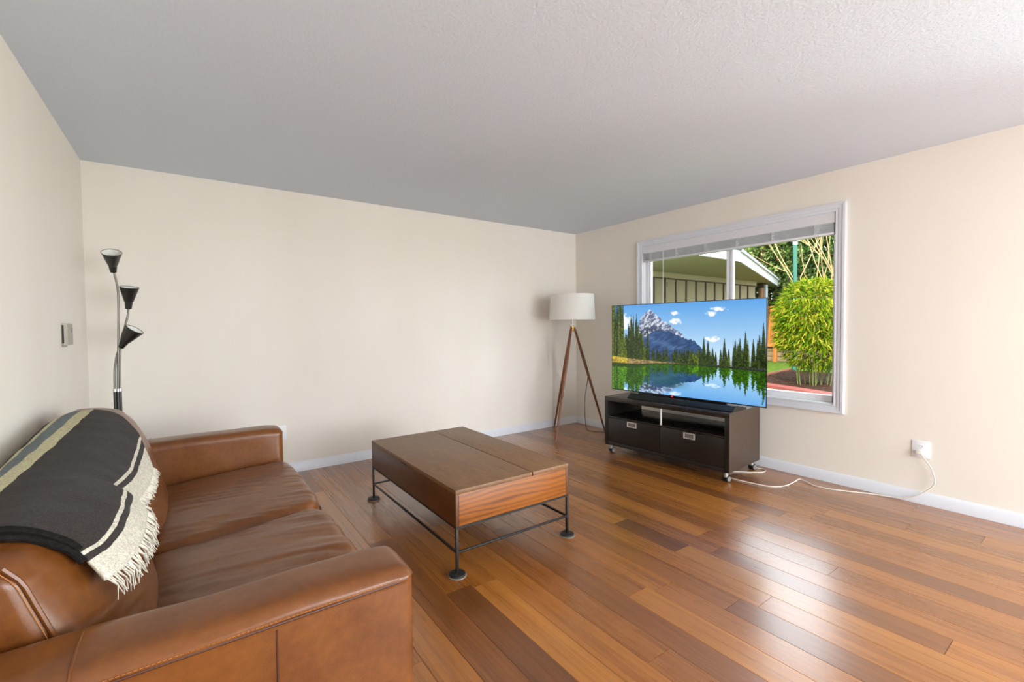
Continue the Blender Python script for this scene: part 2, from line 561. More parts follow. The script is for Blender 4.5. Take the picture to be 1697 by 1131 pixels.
# ------------------------------------------------------------------ sofa
def leather_mat(name, dark, light, rough=0.31):
    t = NT(name)
    v = t.coords('world')
    n = t.noise(v, 5.0, 5, 0.6)
    n2 = t.noise(v, 40, 3, 0.6)
    mx = t.add('ShaderNodeMix', data_type='FLOAT'); mx.inputs[0].default_value = 0.25
    t.link(n, mx.inputs[2]); t.link(n2, mx.inputs[3])
    t.link(t.ramp(mx.outputs[0], [(0.3, lin(dark)), (0.7, lin(light))]), t.b.inputs['Base Color'])
    t.set(Roughness=rough)
    t.b.inputs['Specular IOR Level'].default_value = 0.55
    vo = t.add('ShaderNodeTexVoronoi', i_Scale=420); t.link(v, vo.inputs['Vector'])
    t.bump(vo.outputs['Distance'], 0.10, 0.001)
    return t.m
M_LEA = leather_mat('tan_leather', (95, 51, 17), (128, 76, 31))
M_SEAM = plain('leather_seam', (74, 36, 16), 0.5)
M_STITCH = plain('tan_stitching', (176, 112, 50), 0.7)
M_DARK = plain('dark_wood_foot', (40, 28, 20), 0.5)

sofa = thing('sofa', 'tan brown leather two seat sofa against the left wall', 'sofa', (-4.15, -2.04, 0))
SY0, SY1, SM = -3.005, -1.13, -2.065      # inner arm faces and the middle
obj('base', rbox(-4.64, -3.645, -3.17, -0.90, 0.07, 0.31, 0.02, 0.06), M_LEA, sofa)
obj('back_frame', rbox(-4.675, -4.47, -3.17, -0.90, 0.07, 0.70, 0.03, 0.05), M_LEA, sofa)
for x in (-4.58, -3.72):
    for y in (-3.1, -0.98):
        obj('foot', boxbm(x - 0.03, x + 0.03, y - 0.03, y + 0.03, 0, 0.075, 0.004), M_DARK, sofa)

def nz(x, y, z):
    return noise.noise(Vector((x, y, z)))

def seat(y0, y1, seed):
    def shape(p):
        u = (p.y - y0) / (y1 - y0)                    # 0..1 across
        t = (p.x + 4.28) / 0.67                       # 0 back .. 1 front
        topness = max(0.0, min(1.0, (p.z - 0.33) / 0.09))
        p = p.copy()
        crown = 0.030 * (1 - (2 * u - 1) ** 4) * (1 - 0.5 * (2 * t - 1) ** 2)
        tilt = -0.050 * (1 - t)
        e = min(u, 1 - u)
        fold = nz(p.x * 2.2 + seed, p.y * 9 + p.x * 3.2 * (1 if u > .5 else -1), seed) * 0.5 + abs(nz(p.x * 3.5, p.y * 22 + p.x * 7, seed + 4)) - 0.25
        amp = 0.004 + 0.013 * max(0, (t - 0.55) / 0.45) ** 1.2 + 0.010 * max(0, 1 - e / 0.28) * (1 - abs(2 * t - 1) ** 2)
        if t > 0.9:
            amp *= 0.7
        p.z += topness * (crown + tilt + fold * amp * 0.85)
        if t > 0.8:
            p.x += 0.015 * (1 - (2 * u - 1) ** 4) + fold * 0.004
        # cushion corners pull in a little
        p.x -= 0.05 * max(0, 1 - e / 0.12) ** 2 * max(0, (t - .7) / .3)
        return p
    return rbox(-4.28, -3.615, y0, y1, 0.275, 0.425, 0.055, 0.0095, shape)
for (y0, y1, sd) in ((SM + 0.003, SY1 - 0.002, 1.3), (SY0 + 0.002, SM - 0.003, 7.7)):
    c = obj('seat_cushion', seat(y0, y1, sd), M_LEA, sofa, angle=60)
    pts = []
    for i in range(25):
        u = 0.04 + 0.92 * i / 24
        e = min(u, 1 - u)
        pts.append((-3.607 + 0.015 * (1 - (2 * u - 1) ** 4) - 0.05 * max(0, 1 - e / 0.12) ** 2, y0 + u * (y1 - y0), 0.365 + 0.004 * math.sin(u * 17 + sd)))
    obj('piping', tubebm(pts, 0.0045, 6), M_SEAM, c)

def slump(y):
    k = max(0.0, min(1.0, (-1.5 - y) / 1.0))
    return 0.058 * k * k * (3 - 2 * k)
# back cushions: plump, leaning, with boxed ends
def backc(y0, y1, seed):
    def shape(p):
        u = (p.y - y0) / (y1 - y0)
        w = max(0.0, min(1.0, (p.z - 0.34) / 0.50))   # 0 bottom .. 1 top
        f = max(0.0, min(1.0, (p.x + 4.60) / 0.315))  # 0 rear .. 1 front
        e = min(u, 1 - u)
        p = p.copy()
        q = 1 - abs(2 * u - 1) ** 3
        prof = 1.0 - 0.35 * max(0, (w - 0.62) / 0.38) ** 2 - 0.5 * max(0, (0.16 - w) / 0.16) ** 2
        p.x += f ** 2 * 0.092 * q * prof
        p.x -= 0.12 * w * f
        p.z += (0.014 * q * w ** 3) - 0.075 * max(0, w - 0.5) * max(0, f - 0.35) ** 2 * 2
        fold = nz(p.y * 3.2 + seed, p.z * 13, seed) * 0.6 + abs(nz(p.y * 4 + 3, p.z * 26 + p.y * 6, seed)) * 0.5 - 0.2
        amp = 0.006 + 0.030 * max(0, 1 - abs(w - 0.36) / 0.36) * max(0, 1 - e / 0.5)
        p.x += f * fold * amp * min(1, e / 0.04)
        p.z -= slump(p.y) * w ** 1.5
        return p
    return rbox(-4.60, -4.285, y0, y1, 0.34, 0.855, 0.05, 0.0105, shape), shape
for (y0, y1, sd) in ((SM + 0.004, SY1 - 0.002, 3.1), (SY0 + 0.002, SM - 0.004, 5.9)):
    cb, shp = backc(y0, y1, sd)
    c = obj('back_cushion', cb, M_LEA, sofa, angle=60)
    yy, sg = (y0, 1) if y0 < -2.5 else (y1, -1)
    pp = []
    for k in range(18):                                 # along the front edge, then over the rounded top corner
        z_ = 0.42 + 0.432 * k / 17
        back = 0.05 - math.sqrt(max(0.0, 0.05 ** 2 - max(0.0, z_ - 0.805) ** 2))
        pp.append(shp(Vector((-4.285 - 0.012 - back, yy + sg * 0.013, z_))) + Vector((0.001, -sg * 0.002, 0)))
    obj('piping', tubebm(pp, 0.0050, 6), M_LEA, c)
    obj('stitching', tubebm([p + Vector((-0.009, -sg * 0.006, 0)) for p in pp], 0.0009, 4), M_STITCH, c)

# arms: padded boxes with a seam and stitching under the outer top edge
def arm(y0, y1, outer):
    yo = y0 if outer < 0 else y1
    yc, hw = (y0 + y1) / 2, (y1 - y0) / 2
    def shape(p):
        p = p.copy()
        v = (p.y - yc) / hw * outer                    # -1 inner .. +1 outer
        topness = max(0, min(1, (p.z - 0.58) / 0.03))
        p.z += topness * (0.006 - 0.010 * max(0, v) ** 2 - 0.008 * max(0, -v) ** 3 - 0.014 * max(0, (p.x + 3.75) / 0.12) ** 2 + 0.004 * nz(p.x * 5, p.y * 8, 2))
        if v > 0 and p.z < 0.590:
            p.y -= outer * 0.005                       # side panel sits behind the top panel
        if p.z < 0.590 and p.x > -3.68:
            p.x -= 0.003
        p.y += 0.003 * nz(p.x * 4, p.z * 6, 5) * (1 if abs(v) > 0.9 else 0)
        return p
    body = obj('arm', rbox(-4.66, -3.628, y0, y1, 0.06, 0.622, 0.034, 0.0115, shape), M_LEA, sofa, angle=60)
    obj('seam', tubebm([(-4.62, yo - outer * 0.003, 0.588), (-3.68, yo - outer * 0.003, 0.588), (-3.655, yo - outer * 0.010, 0.587), (-3.640, yo - outer * 0.025, 0.586), (-3.632, yo - outer * 0.05, 0.586)], 0.003, 6), M_SEAM, body)
    b = newbm()
    x = -4.60
    while x < -3.68:                                    # short stitches along the top panel edge
        add_tube(b, [(x, yo - outer * 0.0006, 0.5965), (x + 0.006, yo - outer * 0.0006, 0.5965)], 0.0009, 4)
        x += 0.009
    obj('stitching', b, M_STITCH, body)
    obj('seam', tubebm([(-3.965, yo - outer * 0.0045, 0.09), (-3.965, yo - outer * 0.0045, 0.575)], 0.0022, 5), M_SEAM, body)
    ring = []
    for k in range(15):                                 # seam across the top where the arm meets the back
        t_ = k / 14
        y_ = yo - outer * (0.002 + t_ * (2 * hw - 0.006))
        dz = 0.034 - math.sqrt(max(0, 0.034 ** 2 - max(0, abs(y_ - yc) - (hw - 0.034)) ** 2))
        v = (y_ - yc) / hw * outer
        ring.append((-4.305, y_, 0.622 - dz + 0.006 - 0.010 * max(0, v) ** 2 - 0.008 * max(0, -v) ** 3 + 0.001))
    obj('seam', tubebm(ring, 0.003, 6), M_LEA, body)
    return body
arm(-3.20, SY0, -1)
arm(SY1, -0.93, 1)

# ------------------------------------------------------------------ throw over the sofa back
# profile of the sofa back under the throw: (distance s from the crest, x, z)
BP = [(-4.228, 0.40), (-4.205, 0.48), (-4.210, 0.58), (-4.235, 0.67), (-4.282, 0.760), (-4.352, 0.832), (-4.43, 0.868), (-4.52, 0.868), (-4.60, 0.845), (-4.645, 0.78), (-4.655, 0.64)]
BPc = catmull([(x, 0, z) for x, z in BP], 6)
SS = [0.0]
for a, b in zip(BPc, BPc[1:]):
    SS.append(SS[-1] + (b - a).length)
i0 = max(range(len(BPc)), key=lambda i: BPc[i].z)
S_CREST = SS[i0] + 0.02
def on_back(s, y, off):
    t = S_CREST - s
    i = max(0, min(len(SS) - 2, next((k for k in range(len(SS) - 1) if SS[k + 1] >= t), len(SS) - 2)))
    a, b = BPc[i], BPc[i + 1]
    w = (t - SS[i]) / (SS[i + 1] - SS[i])
    p = a.lerp(b, w)
    d = (b - a).normalized()
    n = Vector((d.z, 0, -d.x))
    # the padding falls away towards the ends of the sofa
    e = max(0.0, min(y - SY0, SY1 - y))
    q = (1 - 2 * min(0.5, e / 0.93)) ** 2.8
    fr = max(0.0, min(1.0, (p.x + 4.52) / 0.25))
    return Vector((p.x - 0.14 * q * fr, y, p.z - 0.008 * q - slump(y) * max(0, (p.z - 0.34) / 0.5) ** 1.5)) + n * off

def throw_mat():
    t = NT('woven_wool_throw')
    uv = t.add('ShaderNodeTexCoord').outputs['UV']
    sp = t.add('ShaderNodeSeparateXYZ'); t.link(uv, sp.inputs[0])
    g = t.add('ShaderNodeNewGeometry').outputs['Position']
    mp = t.add('ShaderNodeMapping'); t.link(g, mp.inputs[0])
    wob = t.noise(mp.outputs[0], 9, 2)
    ad = t.add('ShaderNodeMath', operation='MULTIPLY_ADD'); ad.inputs[1].default_value = 0.012
    t.link(wob, ad.inputs[0]); t.link(sp.outputs[1], ad.inputs[2])
    ch, cr, ye, bl_ = lin((58, 53, 50)), lin((214, 208, 192)), lin((200, 196, 160)), lin((112, 122, 124))
    # v = 0.5 + s ; bands across the throw
    stops = [(0.0, cr), (0.375, ch), (0.405, ye), (0.425, bl_), (0.475, ye), (0.520, ch), (0.752, cr), (0.765, ch), (0.785, cr)]
    base = t.ramp(ad.outputs[0], stops, 'CONSTANT')
    fl = t.noise(mp.outputs[0], 260, 3, 0.7)
    fl2 = t.noise(mp.outputs[0], 60, 4, 0.7)
    m1 = t.add('ShaderNodeMix', data_type='RGBA', blend_type='MULTIPLY'); m1.inputs[0].default_value = 1.0
    t.link(base, m1.inputs[6])
    t.link(t.ramp(fl, [(0.3, (0.55, 0.55, 0.55, 1)), (0.7, (1.4, 1.37, 1.34, 1))]), m1.inputs[7])
    m2 = t.add('ShaderNodeMix', data_type='RGBA', blend_type='MULTIPLY'); m2.inputs[0].default_value = 0.7
    t.link(m1.outputs[2], m2.inputs[6])
    t.link(t.ramp(fl2, [(0.3, (0.75, 0.75, 0.75, 1)), (0.7, (1.2, 1.2, 1.2, 1))]), m2.inputs[7])
    t.link(m2.outputs[2], t.b.inputs['Base Color'])
    t.set(Roughness=0.95)
    t.b.inputs['Specular IOR Level'].default_value = 0.1
    t.b.inputs['Sheen Weight'].default_value = 0.05
    t.bump(fl, 0.5, 0.003)
    return t.m
M_THROW = throw_mat()
M_FRINGE = plain('cream_wool', (216, 210, 194), 0.9, var=0.12)
throw = thing('throw_blanket', 'charcoal wool throw with cream border and fringe over sofa back', 'blanket', (-4.4, -2.1, 0.85))
TY0, TY1, PLY = -2.885, -1.38, -2.47
def lint(x, xs, ys):
    return float(np.interp(x, xs, ys))
def pleat(y):
    """0 on the far flap, 1 on the near flap that lies on top of it"""
    return 1 / (1 + math.exp(max(-50, min(50, (y - PLY) / 0.008))))
def hem(y):
    a = lint(y, [-2.89, -2.84, -2.78, -2.71, -2.595, -2.47], [0.335, 0.338, 0.332, 0.324, 0.314, 0.308])
    b_ = lint(y, [-2.47, -2.35, -2.195, -2.0], [0.272, 0.296, 0.313, 0.312])
    k = pleat(y)
    return a * k + b_ * (1 - k)
def throw_pt(y, v, off=0.0):
    """y before the far edge is slanted, v 0 rear .. 1 front hem"""
    s0 = -0.24 + 0.56 * v
    far = lint(s0, [-0.3, -0.05, 0.05, 0.134, 0.222, 0.259, 0.32], [-1.34, -1.40, -1.50, -1.60, -1.76, -1.88, -2.00])
    near = TY0 - 0.012 * max(0, (s0 - 0.2) / 0.12)
    # only the far part of the cloth is drawn in, the near flap stays put
    c = max(0.0, (y - PLY) / (TY1 - PLY))
    yy = (PLY + c * (far - PLY)) if y > PLY else near + (y - TY0) / (PLY - TY0) * (PLY - near)
    s1 = hem(yy)
    s = -0.24 + (s1 + 0.24) * v
    o = 0.012 + off + 0.014 * pleat(yy) * max(0, min(1, (s - 0.0) / 0.2))
    o += 0.006 * nz(yy * 5, s * 6, 1.7) + 0.003 * nz(yy * 14, s * 12, 4.7)
    return on_back(s, yy, o), s, yy
NY, NV = 150, 70
ysamp = sorted([TY0 + (TY1 - TY0) * i / (NY - 20) for i in range(NY - 19)] + [PLY + 0.04 * (i - 10) / 10 for i in range(20)])
bm = newbm()
uvl = bm.loops.layers.uv.new('UVMap')
grid = []
for y in ysamp:
    row = []
    for j in range(NV + 1):
        p, s, yy = throw_pt(y, j / NV)
        vtx = bm.verts.new(p)
        # lines follow the hem, wide bands follow the crest
        k = max(0, min(1, (s - 0.10) / 0.12))
        sp_ = s + k * (0.345 - hem(yy)) + (1 - k) * 0.9 * slump(yy)
        row.append((vtx, (yy, 0.5 + sp_)))
    grid.append(row)
for i in range(len(grid) - 1):
    for j in range(NV):
        q = [grid[i][j], grid[i][j + 1], grid[i + 1][j + 1], grid[i + 1][j]]
        f = bm.faces.new([a[0] for a in q])
        for l, a in zip(f.loops, q):
            l[uvl].uv = a[1]
bmesh.ops.recalc_face_normals(bm, faces=bm.faces)
th = obj('cloth', bm, M_THROW, throw, angle=80)
sm = th.modifiers.new('thickness', 'SOLIDIFY'); sm.thickness = 0.009; sm.offset = 0
# the doubled edge on the near side: two rolled folds
M_CHAR = plain('charcoal_wool', (30, 28, 27), 0.95, var=0.4, scale=120, bump=0.5, bscale=260, spec=0.1)
for off, dy, r, s_end in ((-0.008, -0.004, 0.0085, 0.250), (0.008, 0.002, 0.0085, 0.235)):
    pts = []
    for j in range(31):
        s = -0.22 + (s_end + 0.22) * j / 30
        v = (s + 0.24) / (hem(TY0) + 0.24)
        p, _, _ = throw_pt(TY0, v)
        pts.append(p + Vector((0, dy, off - 0.004)))
    obj('folded_edge', tubebm(pts, r, 8), M_CHAR, throw)
# fringe: twisted wool strands along the hem
bm = newbm()
for i in range(340):
    y = TY0 + (TY1 - TY0 - 0.02) * (i + random.uniform(0, 0.9)) / 340
    p, s, yy = throw_pt(y, 0.985)
    L = random.uniform(0.03, 0.05) + 0.03 * pleat(yy)
    sway = random.uniform(-0.018, 0.018) + 0.010
    q1 = on_back(s + L * 0.5, yy + sway * 0.4, 0.010 + 0.014 * pleat(yy) + random.uniform(0, 0.010))
    q2 = on_back(s + L, yy + sway, 0.008 + 0.010 * pleat(yy) + random.uniform(-0.002, 0.012))
    add_tube(bm, [p, q1, q2], [0.0019, 0.0016, 0.0009], 4)
fo = obj('fringe', bm, M_FRINGE, throw); fo['kind'] = 'stuff'

# ------------------------------------------------------------------ coffee table
M_TOP = wood('brown_oak_top', (108, 76, 48), (145, 107, 73), (14, 3.0, 30), 0.45, 0.5, 0.0, rnd=True, bump=0.03)  # greyish lightness of the sheen is mixed into the top's colour
def oak_end():
    t = NT('honey_oak_apron')
    v = t.coords('world', (1.2, 1, 9))
    n = t.noise(v, 2.2, 3)
    w = t.add('ShaderNodeTexWave', wave_type='BANDS', bands_direction='Z', i_Scale=1.3, i_Distortion=9.0, i_Detail=3.0)
    t.link(v, w.inputs['Vector'])
    mx = t.add('ShaderNodeMix', data_type='FLOAT'); mx.inputs[0].default_value = 0.6
    t.link(w.outputs[1], mx.inputs[2]); t.link(n, mx.inputs[3])
    t.link(t.ramp(mx.outputs[0], [(0.15, lin((92, 50, 16))), (0.4, lin((136, 77, 25))), (0.8, lin((158, 93, 32)))]), t.b.inputs['Base Color'])
    t.set(Roughness=0.38)
    return t.m
M_APRON = oak_end()
M_SIDE = wood('shaded_oak_side', (74, 42, 20), (104, 62, 31), (30, 2.4, 12), 0.38, 0.5, 0.0, bump=0.03)  # shade on the table's side is darkened into the oak colour
M_IRON = plain('black_iron', (44, 42, 40), 0.45, 0.6, var=0.1)
M_RING = plain('pale_pad_rim', (128, 114, 98), 0.4)
M_PAD = plain('black_rubber', (28, 27, 26), 0.6)
TX0, TX1, TYa, TYb = -3.042, -2.283, -2.327, -1.05
tb = thing('coffee_table', 'brown wooden storage coffee table on thin black iron legs', 'table', ((TX0 + TX1) / 2, (TYa + TYb) / 2, 0))
TS = -2.556
obj('lid', boxbm(TX0, TS, TYa, TYb, 0.414, 0.436, 0.0015), M_TOP, tb)
obj('fixed_top', boxbm(TS + 0.007, TX1, TYa, TYb, 0.414, 0.436, 0.0015), M_TOP, tb)
obj('apron', boxbm(TX0 + 0.019, TX1 - 0.019, TYa + 0.001, TYa + 0.02, 0.250, 0.4135, 0.001), M_APRON, tb, label='honey oak end panel with bold grain')
obj('apron', boxbm(TX0 + 0.019, TX1 - 0.019, TYb - 0.02, TYb - 0.001, 0.250, 0.4135, 0.001), M_APRON, tb)
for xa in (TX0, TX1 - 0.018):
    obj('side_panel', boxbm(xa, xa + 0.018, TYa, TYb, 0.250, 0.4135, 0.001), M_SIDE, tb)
obj('bottom_panel', boxbm(TX0 + 0.02, TX1 - 0.02, TYa + 0.02, TYb - 0.02, 0.252, 0.262), M_SIDE, tb)
obj('finger_slot', boxbm(TX0 - 0.0012, TX0 + 0.004, -1.70, -1.62, 0.4095, 0.4145), M_PAD, tb)
b = newbm()
for ya in (TYa, TYb - 0.012):
    add_box(b, TX0, TX1, ya, ya + 0.012, 0.238, 0.250)
for xa in (TX0, TX1 - 0.012):
    add_box(b, xa, xa + 0.012, TYa + 0.012, TYb - 0.012, 0.238, 0.250)
obj('top_frame', b, M_IRON, tb)
for xa in (TX0, TX1 - 0.013):
    for ya in (TYa, TYb - 0.013):
        lg = obj('leg', boxbm(xa, xa + 0.013, ya, ya + 0.013, 0.014, 0.238, 0.001), M_IRON, tb)
        cx, cy = xa + 0.0065, ya + 0.0065
        obj('foot', lathebm([(0, 0.006), (0.040, 0.006), (0.042, 0.009), (0.041, 0.014), (0.030, 0.017), (0, 0.018)], (cx, cy, 0)), M_PAD, lg)
        obj('pad_rim', lathebm([(0, 0.0), (0.047, 0.0), (0.048, 0.002), (0.047, 0.005), (0.044, 0.006), (0.042, 0.006), (0, 0.006)], (cx, cy, 0)), M_RING, lg)
zr = 0.112
for ya in (TYa + 0.0015, TYb - 0.0115):
    obj('stretcher', boxbm(TX0 + 0.012, TX1 - 0.012, ya, ya + 0.01, zr, zr + 0.011, 0.001), M_IRON, tb)
for xa in (TX0 + 0.0015, TX1 - 0.0115):
    obj('stretcher', boxbm(xa, xa + 0.01, TYa + 0.012, TYb - 0.012, zr, zr + 0.011, 0.001), M_IRON, tb)

# ------------------------------------------------------------------ television stand on castors (local axes: x depth, y width)
M_BLK = wood('black_brown_veneer', (22, 18, 16), (32, 26, 23), (60, 60, 4), 0.34, 0.5, 0.0, rnd=False, bump=0.02)
M_BLKTOP = wood('black_brown_top', (30, 25, 23), (40, 33, 30), (50, 3, 50), 0.26, 0.5, 0.0, rnd=False, bump=0.01)
M_SIDEV = wood('brown_veneer_side', (60, 45, 34), (80, 62, 48), (70, 70, 3), 0.38, 0.5, 0.0, rnd=False, bump=0.02)
M_CHROME = plain('brushed_metal', (208, 206, 202), 0.35, 0.6, var=0.03)
M_RECESS = plain('shaded_metal', (122, 120, 116), 0.4, 0.5)  # darker metal colours in the shade of the handle recess
M_CASTOR = plain('grey_castor', (150, 148, 144), 0.4, 0.3)
M_INNER = plain('dark_inside', (14, 12, 12), 0.5)
stand = thing('television_stand', 'black brown low television stand with two drawers on castors', 'television stand', (-0.449, -1.805, 0), math.radians(3.9))
Dp, Wd, ZB, ZT = 0.28, 0.613, 0.086, 0.560
L = dict(local=True)
obj('top_panel', boxbm(-Dp, Dp, -Wd, Wd, ZT - 0.042, ZT, 0.0015), M_BLKTOP, stand, **L)
obj('bottom_panel', boxbm(-Dp, Dp, -Wd + 0.038, Wd - 0.038, ZB, ZB + 0.034, 0.0015), M_BLK, stand, **L)
for y in (-Wd, Wd - 0.038):
    obj('side_panel', boxbm(-Dp, Dp, y, y + 0.038, ZB, ZT - 0.0425, 0.0015), M_BLK, stand, **L)
obj('side_veneer', boxbm(-Dp + 0.002, Dp - 0.002, -Wd - 0.0012, -Wd, ZB + 0.002, ZT - 0.001), M_SIDEV, stand, **L)
ZS = 0.358
obj('shelf', boxbm(-Dp + 0.004, Dp, -Wd + 0.038, Wd - 0.038, ZS, ZS + 0.012, 0.001), M_BLKTOP, stand, **L)
obj('back_panel', boxbm(Dp - 0.008, Dp, -Wd + 0.038, Wd - 0.038, ZB + 0.034, ZS, 0.0), M_INNER, stand, **L)
obj('back_panel', boxbm(Dp - 0.008, Dp, -Wd + 0.038, Wd - 0.038, ZS + 0.055, ZT - 0.042, 0.0), M_INNER, stand, **L)
b = tubebm([(-Dp + 0.018, 0, ZS + 0.012), (-Dp + 0.018, 0, ZT - 0.042)], 0.009, 14)
obj('support_post', b, M_CHROME, stand, **L)
for y0, y1 in ((0.0015, Wd - 0.040), (-Wd + 0.040, -0.0015)):
    dr = obj('drawer', boxbm(-Dp + 0.003, Dp - 0.03, y0, y1, ZB + 0.037, ZS - 0.003, 0.0012), M_BLK, stand, **L)
    yc = (y0 + y1) / 2 + 0.012
    b = newbm()
    hx = -Dp + 0.001
    for (a0, a1, c0, c1) in ((yc - 0.052, yc + 0.052, 0.338, 0.347), (yc - 0.052, yc + 0.052, 0.296, 0.305), (yc - 0.052, yc - 0.040, 0.305, 0.338), (yc + 0.040, yc + 0.052, 0.305, 0.338)):
        add_box(b, hx - 0.001, hx + 0.006, a0, a1, c0, c1, 0.0006, 1)
    hd_ = obj('handle', b, M_CHROME, dr, **L)
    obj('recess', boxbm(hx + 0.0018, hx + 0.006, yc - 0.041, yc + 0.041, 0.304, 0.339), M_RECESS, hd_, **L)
for sx, sy in ((-1, 1), (-1, -1), (1, 1), (1, -1)):
    cx, cy = sx * (Dp - 0.045), sy * (Wd - 0.045)
    ca = obj('castor', lathebm([(0, ZB), (0.014, ZB), (0.014, 0.062), (0.018, 0.055), (0.018, 0.040), (0, 0.036)], (cx, cy, 0), n=14), M_CASTOR, stand, **L)
    ax = Vector((0.3, 1, 0)).normalized()
    for sgn in (-1, 1):
        o0 = Vector((cx + 0.012, cy, 0.026)) + ax * (sgn * 0.010 if sgn > 0 else -0.024)
        obj('wheel', lathebm([(0, 0), (0.024, 0), (0.026, 0.002), (0.026, 0.012), (0.024, 0.014), (0, 0.014)], o0, ax, 20), M_PAD, ca, **L)
        o1 = o0 + ax * (0.0135 if sgn > 0 else -0.003)
        obj('wheel_cover', lathebm([(0, 0), (0.019, 0), (0.019, 0.003), (0.015, 0.0036), (0, 0.0036)], o1, ax, 18), M_CASTOR, ca, **L)

# ------------------------------------------------------------------ television
def lerp(a, b, t):
    return a + (b - a) * t
def vnoise(U, V, fx, fy, seed):
    r = np.random.default_rng(seed)
    nx, ny = int(fx) + 2, int(fy) + 2
    g = r.random((ny, nx))
    x, y = U * fx, V * fy
    i, j = np.clip(x.astype(int), 0, nx - 2), np.clip(y.astype(int), 0, ny - 2)
    a, b_ = x - i, y - j
    a, b_ = a * a * (3 - 2 * a), b_ * b_ * (3 - 2 * b_)
    return g[j, i] * (1 - a) * (1 - b_) + g[j, i + 1] * a * (1 - b_) + g[j + 1, i] * (1 - a) * b_ + g[j + 1, i + 1] * a * b_
def landscape(PW, PH):
    u = (np.arange(PW) + 0.5) / PW
    v = (np.arange(PH) + 0.5) / PH
    U, V = np.meshgrid(u, v)
    def C(*c):
        return np.array(c, float)[None, None, :] * np.ones((PH, PW, 1))
    def scene_at(U, V):
        k = np.clip(V / 0.6, 0, 1)[..., None]
        img = C(92, 164, 232) * (1 - k) + C(212, 236, 252) * k
        cl = np.zeros_like(U)
        for cu, cv, ru, rv in ((.475, .115, .035, .025), (.475, .20, .05, .034), (.70, .125, .035, .03), (.75, .08, .05, .025), (.71, .38, .04, .03), (.12, .20, .05, .09)):
            cl = np.maximum(cl, np.clip(1.5 - 1.5 * ((U - cu) / ru) ** 2 - 1.5 * ((V - cv) / rv) ** 2 + (vnoise(U, V, 60, 40, 5) - .5) * 2.2, 0, 1))
        img = img * (1 - cl[..., None]) + C(250, 252, 255) * cl[..., None]
        # snowy peak
        ridge = np.interp(U, [.10, .16, .205, .225, .25, .29, .31, .335, .38, .42, .47, .525, .56, .6], [1.2, .60, .30, .17, .115, .065, .075, .11, .17, .215, .27, .335, .45, 1.2])
        ridge = ridge + (vnoise(U, V * 0, 70, 1, 11) - .5) * .03
        m = V > ridge
        dep = np.clip((V - ridge) / .25, 0, 1)
        st = vnoise((U + V * .5) / 1.5, (V - U * .3 + .3) / 1.3, 90, 34, 12) * .6 + vnoise(U, V, 150, 90, 13) * .5
        snow = np.clip((st - .42) * 3 + .05 - dep * .4, 0, .9)[..., None]
        rock = C(96, 112, 150) * (1 - dep[..., None] * .35)
        img = np.where(m[..., None], rock * (1 - snow) + C(235, 238, 248) * snow, img)
        # blue forested shoulder
        r2 = np.interp(U, [.10, .16, .22, .30, .36, .40, .45, .52, .56, .60, .64, .68, .72], [.9, .42, .40, .33, .295, .295, .315, .36, .39, .40, .46, .56, 1.2])
        m = V > r2 + (vnoise(U, V * 0, 120, 1, 14) - .5) * .015
        t = vnoise((U + V) / 2, V, 110, 40, 15)[..., None]
        band = np.clip(1 - np.abs((V - .36) - (U - .36) * .55 - .06) / .05, 0, 1)[..., None]
        img = np.where(m[..., None], C(28, 58, 104) * (1 - t) + C(62, 100, 150) * t + band * 26, img)
        # distant tree line and the clusters
        r = np.random.default_rng(21)
        trees = []
        for i in range(110):
            c = r.uniform(.24, .66); trees.append((c, r.uniform(.47, .53), .655, .010, 0))
        for i in range(60):
            c = r.uniform(.55, 1.0); top = np.interp(c, [.55, .66, .8, .9, 1.0], [.55, .46, .46, .40, .36]) + r.uniform(-.02, .09)
            trees.append((c, top, .665, .017, 1 if r.random() > .45 else 0))
        for c, top in ((.66, .355), (.685, .39), (.78, .365), (.84, .38), (.865, .36), (.895, .295), (.935, .37), (.965, .33), (.985, .21), (.99, .30)):
            trees.append((c, top, .67, .022, 0))
        for i in range(60):
            c = r.uniform(.10, .30); top = np.interp(c, [.10, .16, .2, .3], [.30, .12, .15, .45]) + r.uniform(0, .22)
            trees.append((c, top, .63, .020, 1 if r.random() > .5 else 0))
        for c, top in ((.135, .20), (.155, .10), (.175, .09), (.20, .085), (.225, .30), (.285, .24)):
            trees.append((c, top, .63, .020, 0))
        for i in range(60):
            trees.append((r.uniform(-.01, .092), r.uniform(-.28, .30), .62, .017, 1 if r.random() > .6 else 0))
        under = V > np.interp(U, [0, .3, .45, 1], [.60, .62, .645, .655])
        img = np.where(under[..., None], C(34, 46, 20), img)
        saw = (V * 60) % 1
        grain = np.clip(vnoise(U, V, 300, 170, 23) * .7 + vnoise(U, V, 120, 60, 24) * .6 - .15, 0, 1)
        for c, top, base_, hw, lit in trees:
            k = (V - top) / (base_ - top)
            w = hw * np.clip(k, 0, 1) ** .8 * (.62 + .38 * ((saw + c * 7) % 1))
            m = (np.abs(U - c) < w) & (k > 0) & (k < 1)
            side = np.clip((U - c) / (hw + 1e-6), -1, 1) * .5 + .5
            dk, lt = ((16, 30, 14), (84, 108, 34)) if not lit else ((34, 54, 14), (150, 164, 40))
            q = np.clip(grain * 1.15 + side * .35 - .38, 0, 1)[..., None]
            img = np.where(m[..., None], C(*dk) * (1 - q) + C(*lt) * q, img)
        return img
    shore = np.interp(U, [0, .2, .32, .5, .7, .85, 1], [.685, .685, .665, .650, .655, .662, .672])
    img = scene_at(U, np.minimum(V, shore))
    # banks
    g = vnoise(U, V, 130, 90, 31)
    bank = (V > np.interp(U, [0, .13, .3, .55], [.60, .62, .635, .645])) & (V < shore) & (U < .56)
    bc = np.where((U < .13)[..., None], C(206, 180, 62), C(170, 146, 92)) * (.55 + .7 * g[..., None])
    img = np.where(bank[..., None], bc, img)
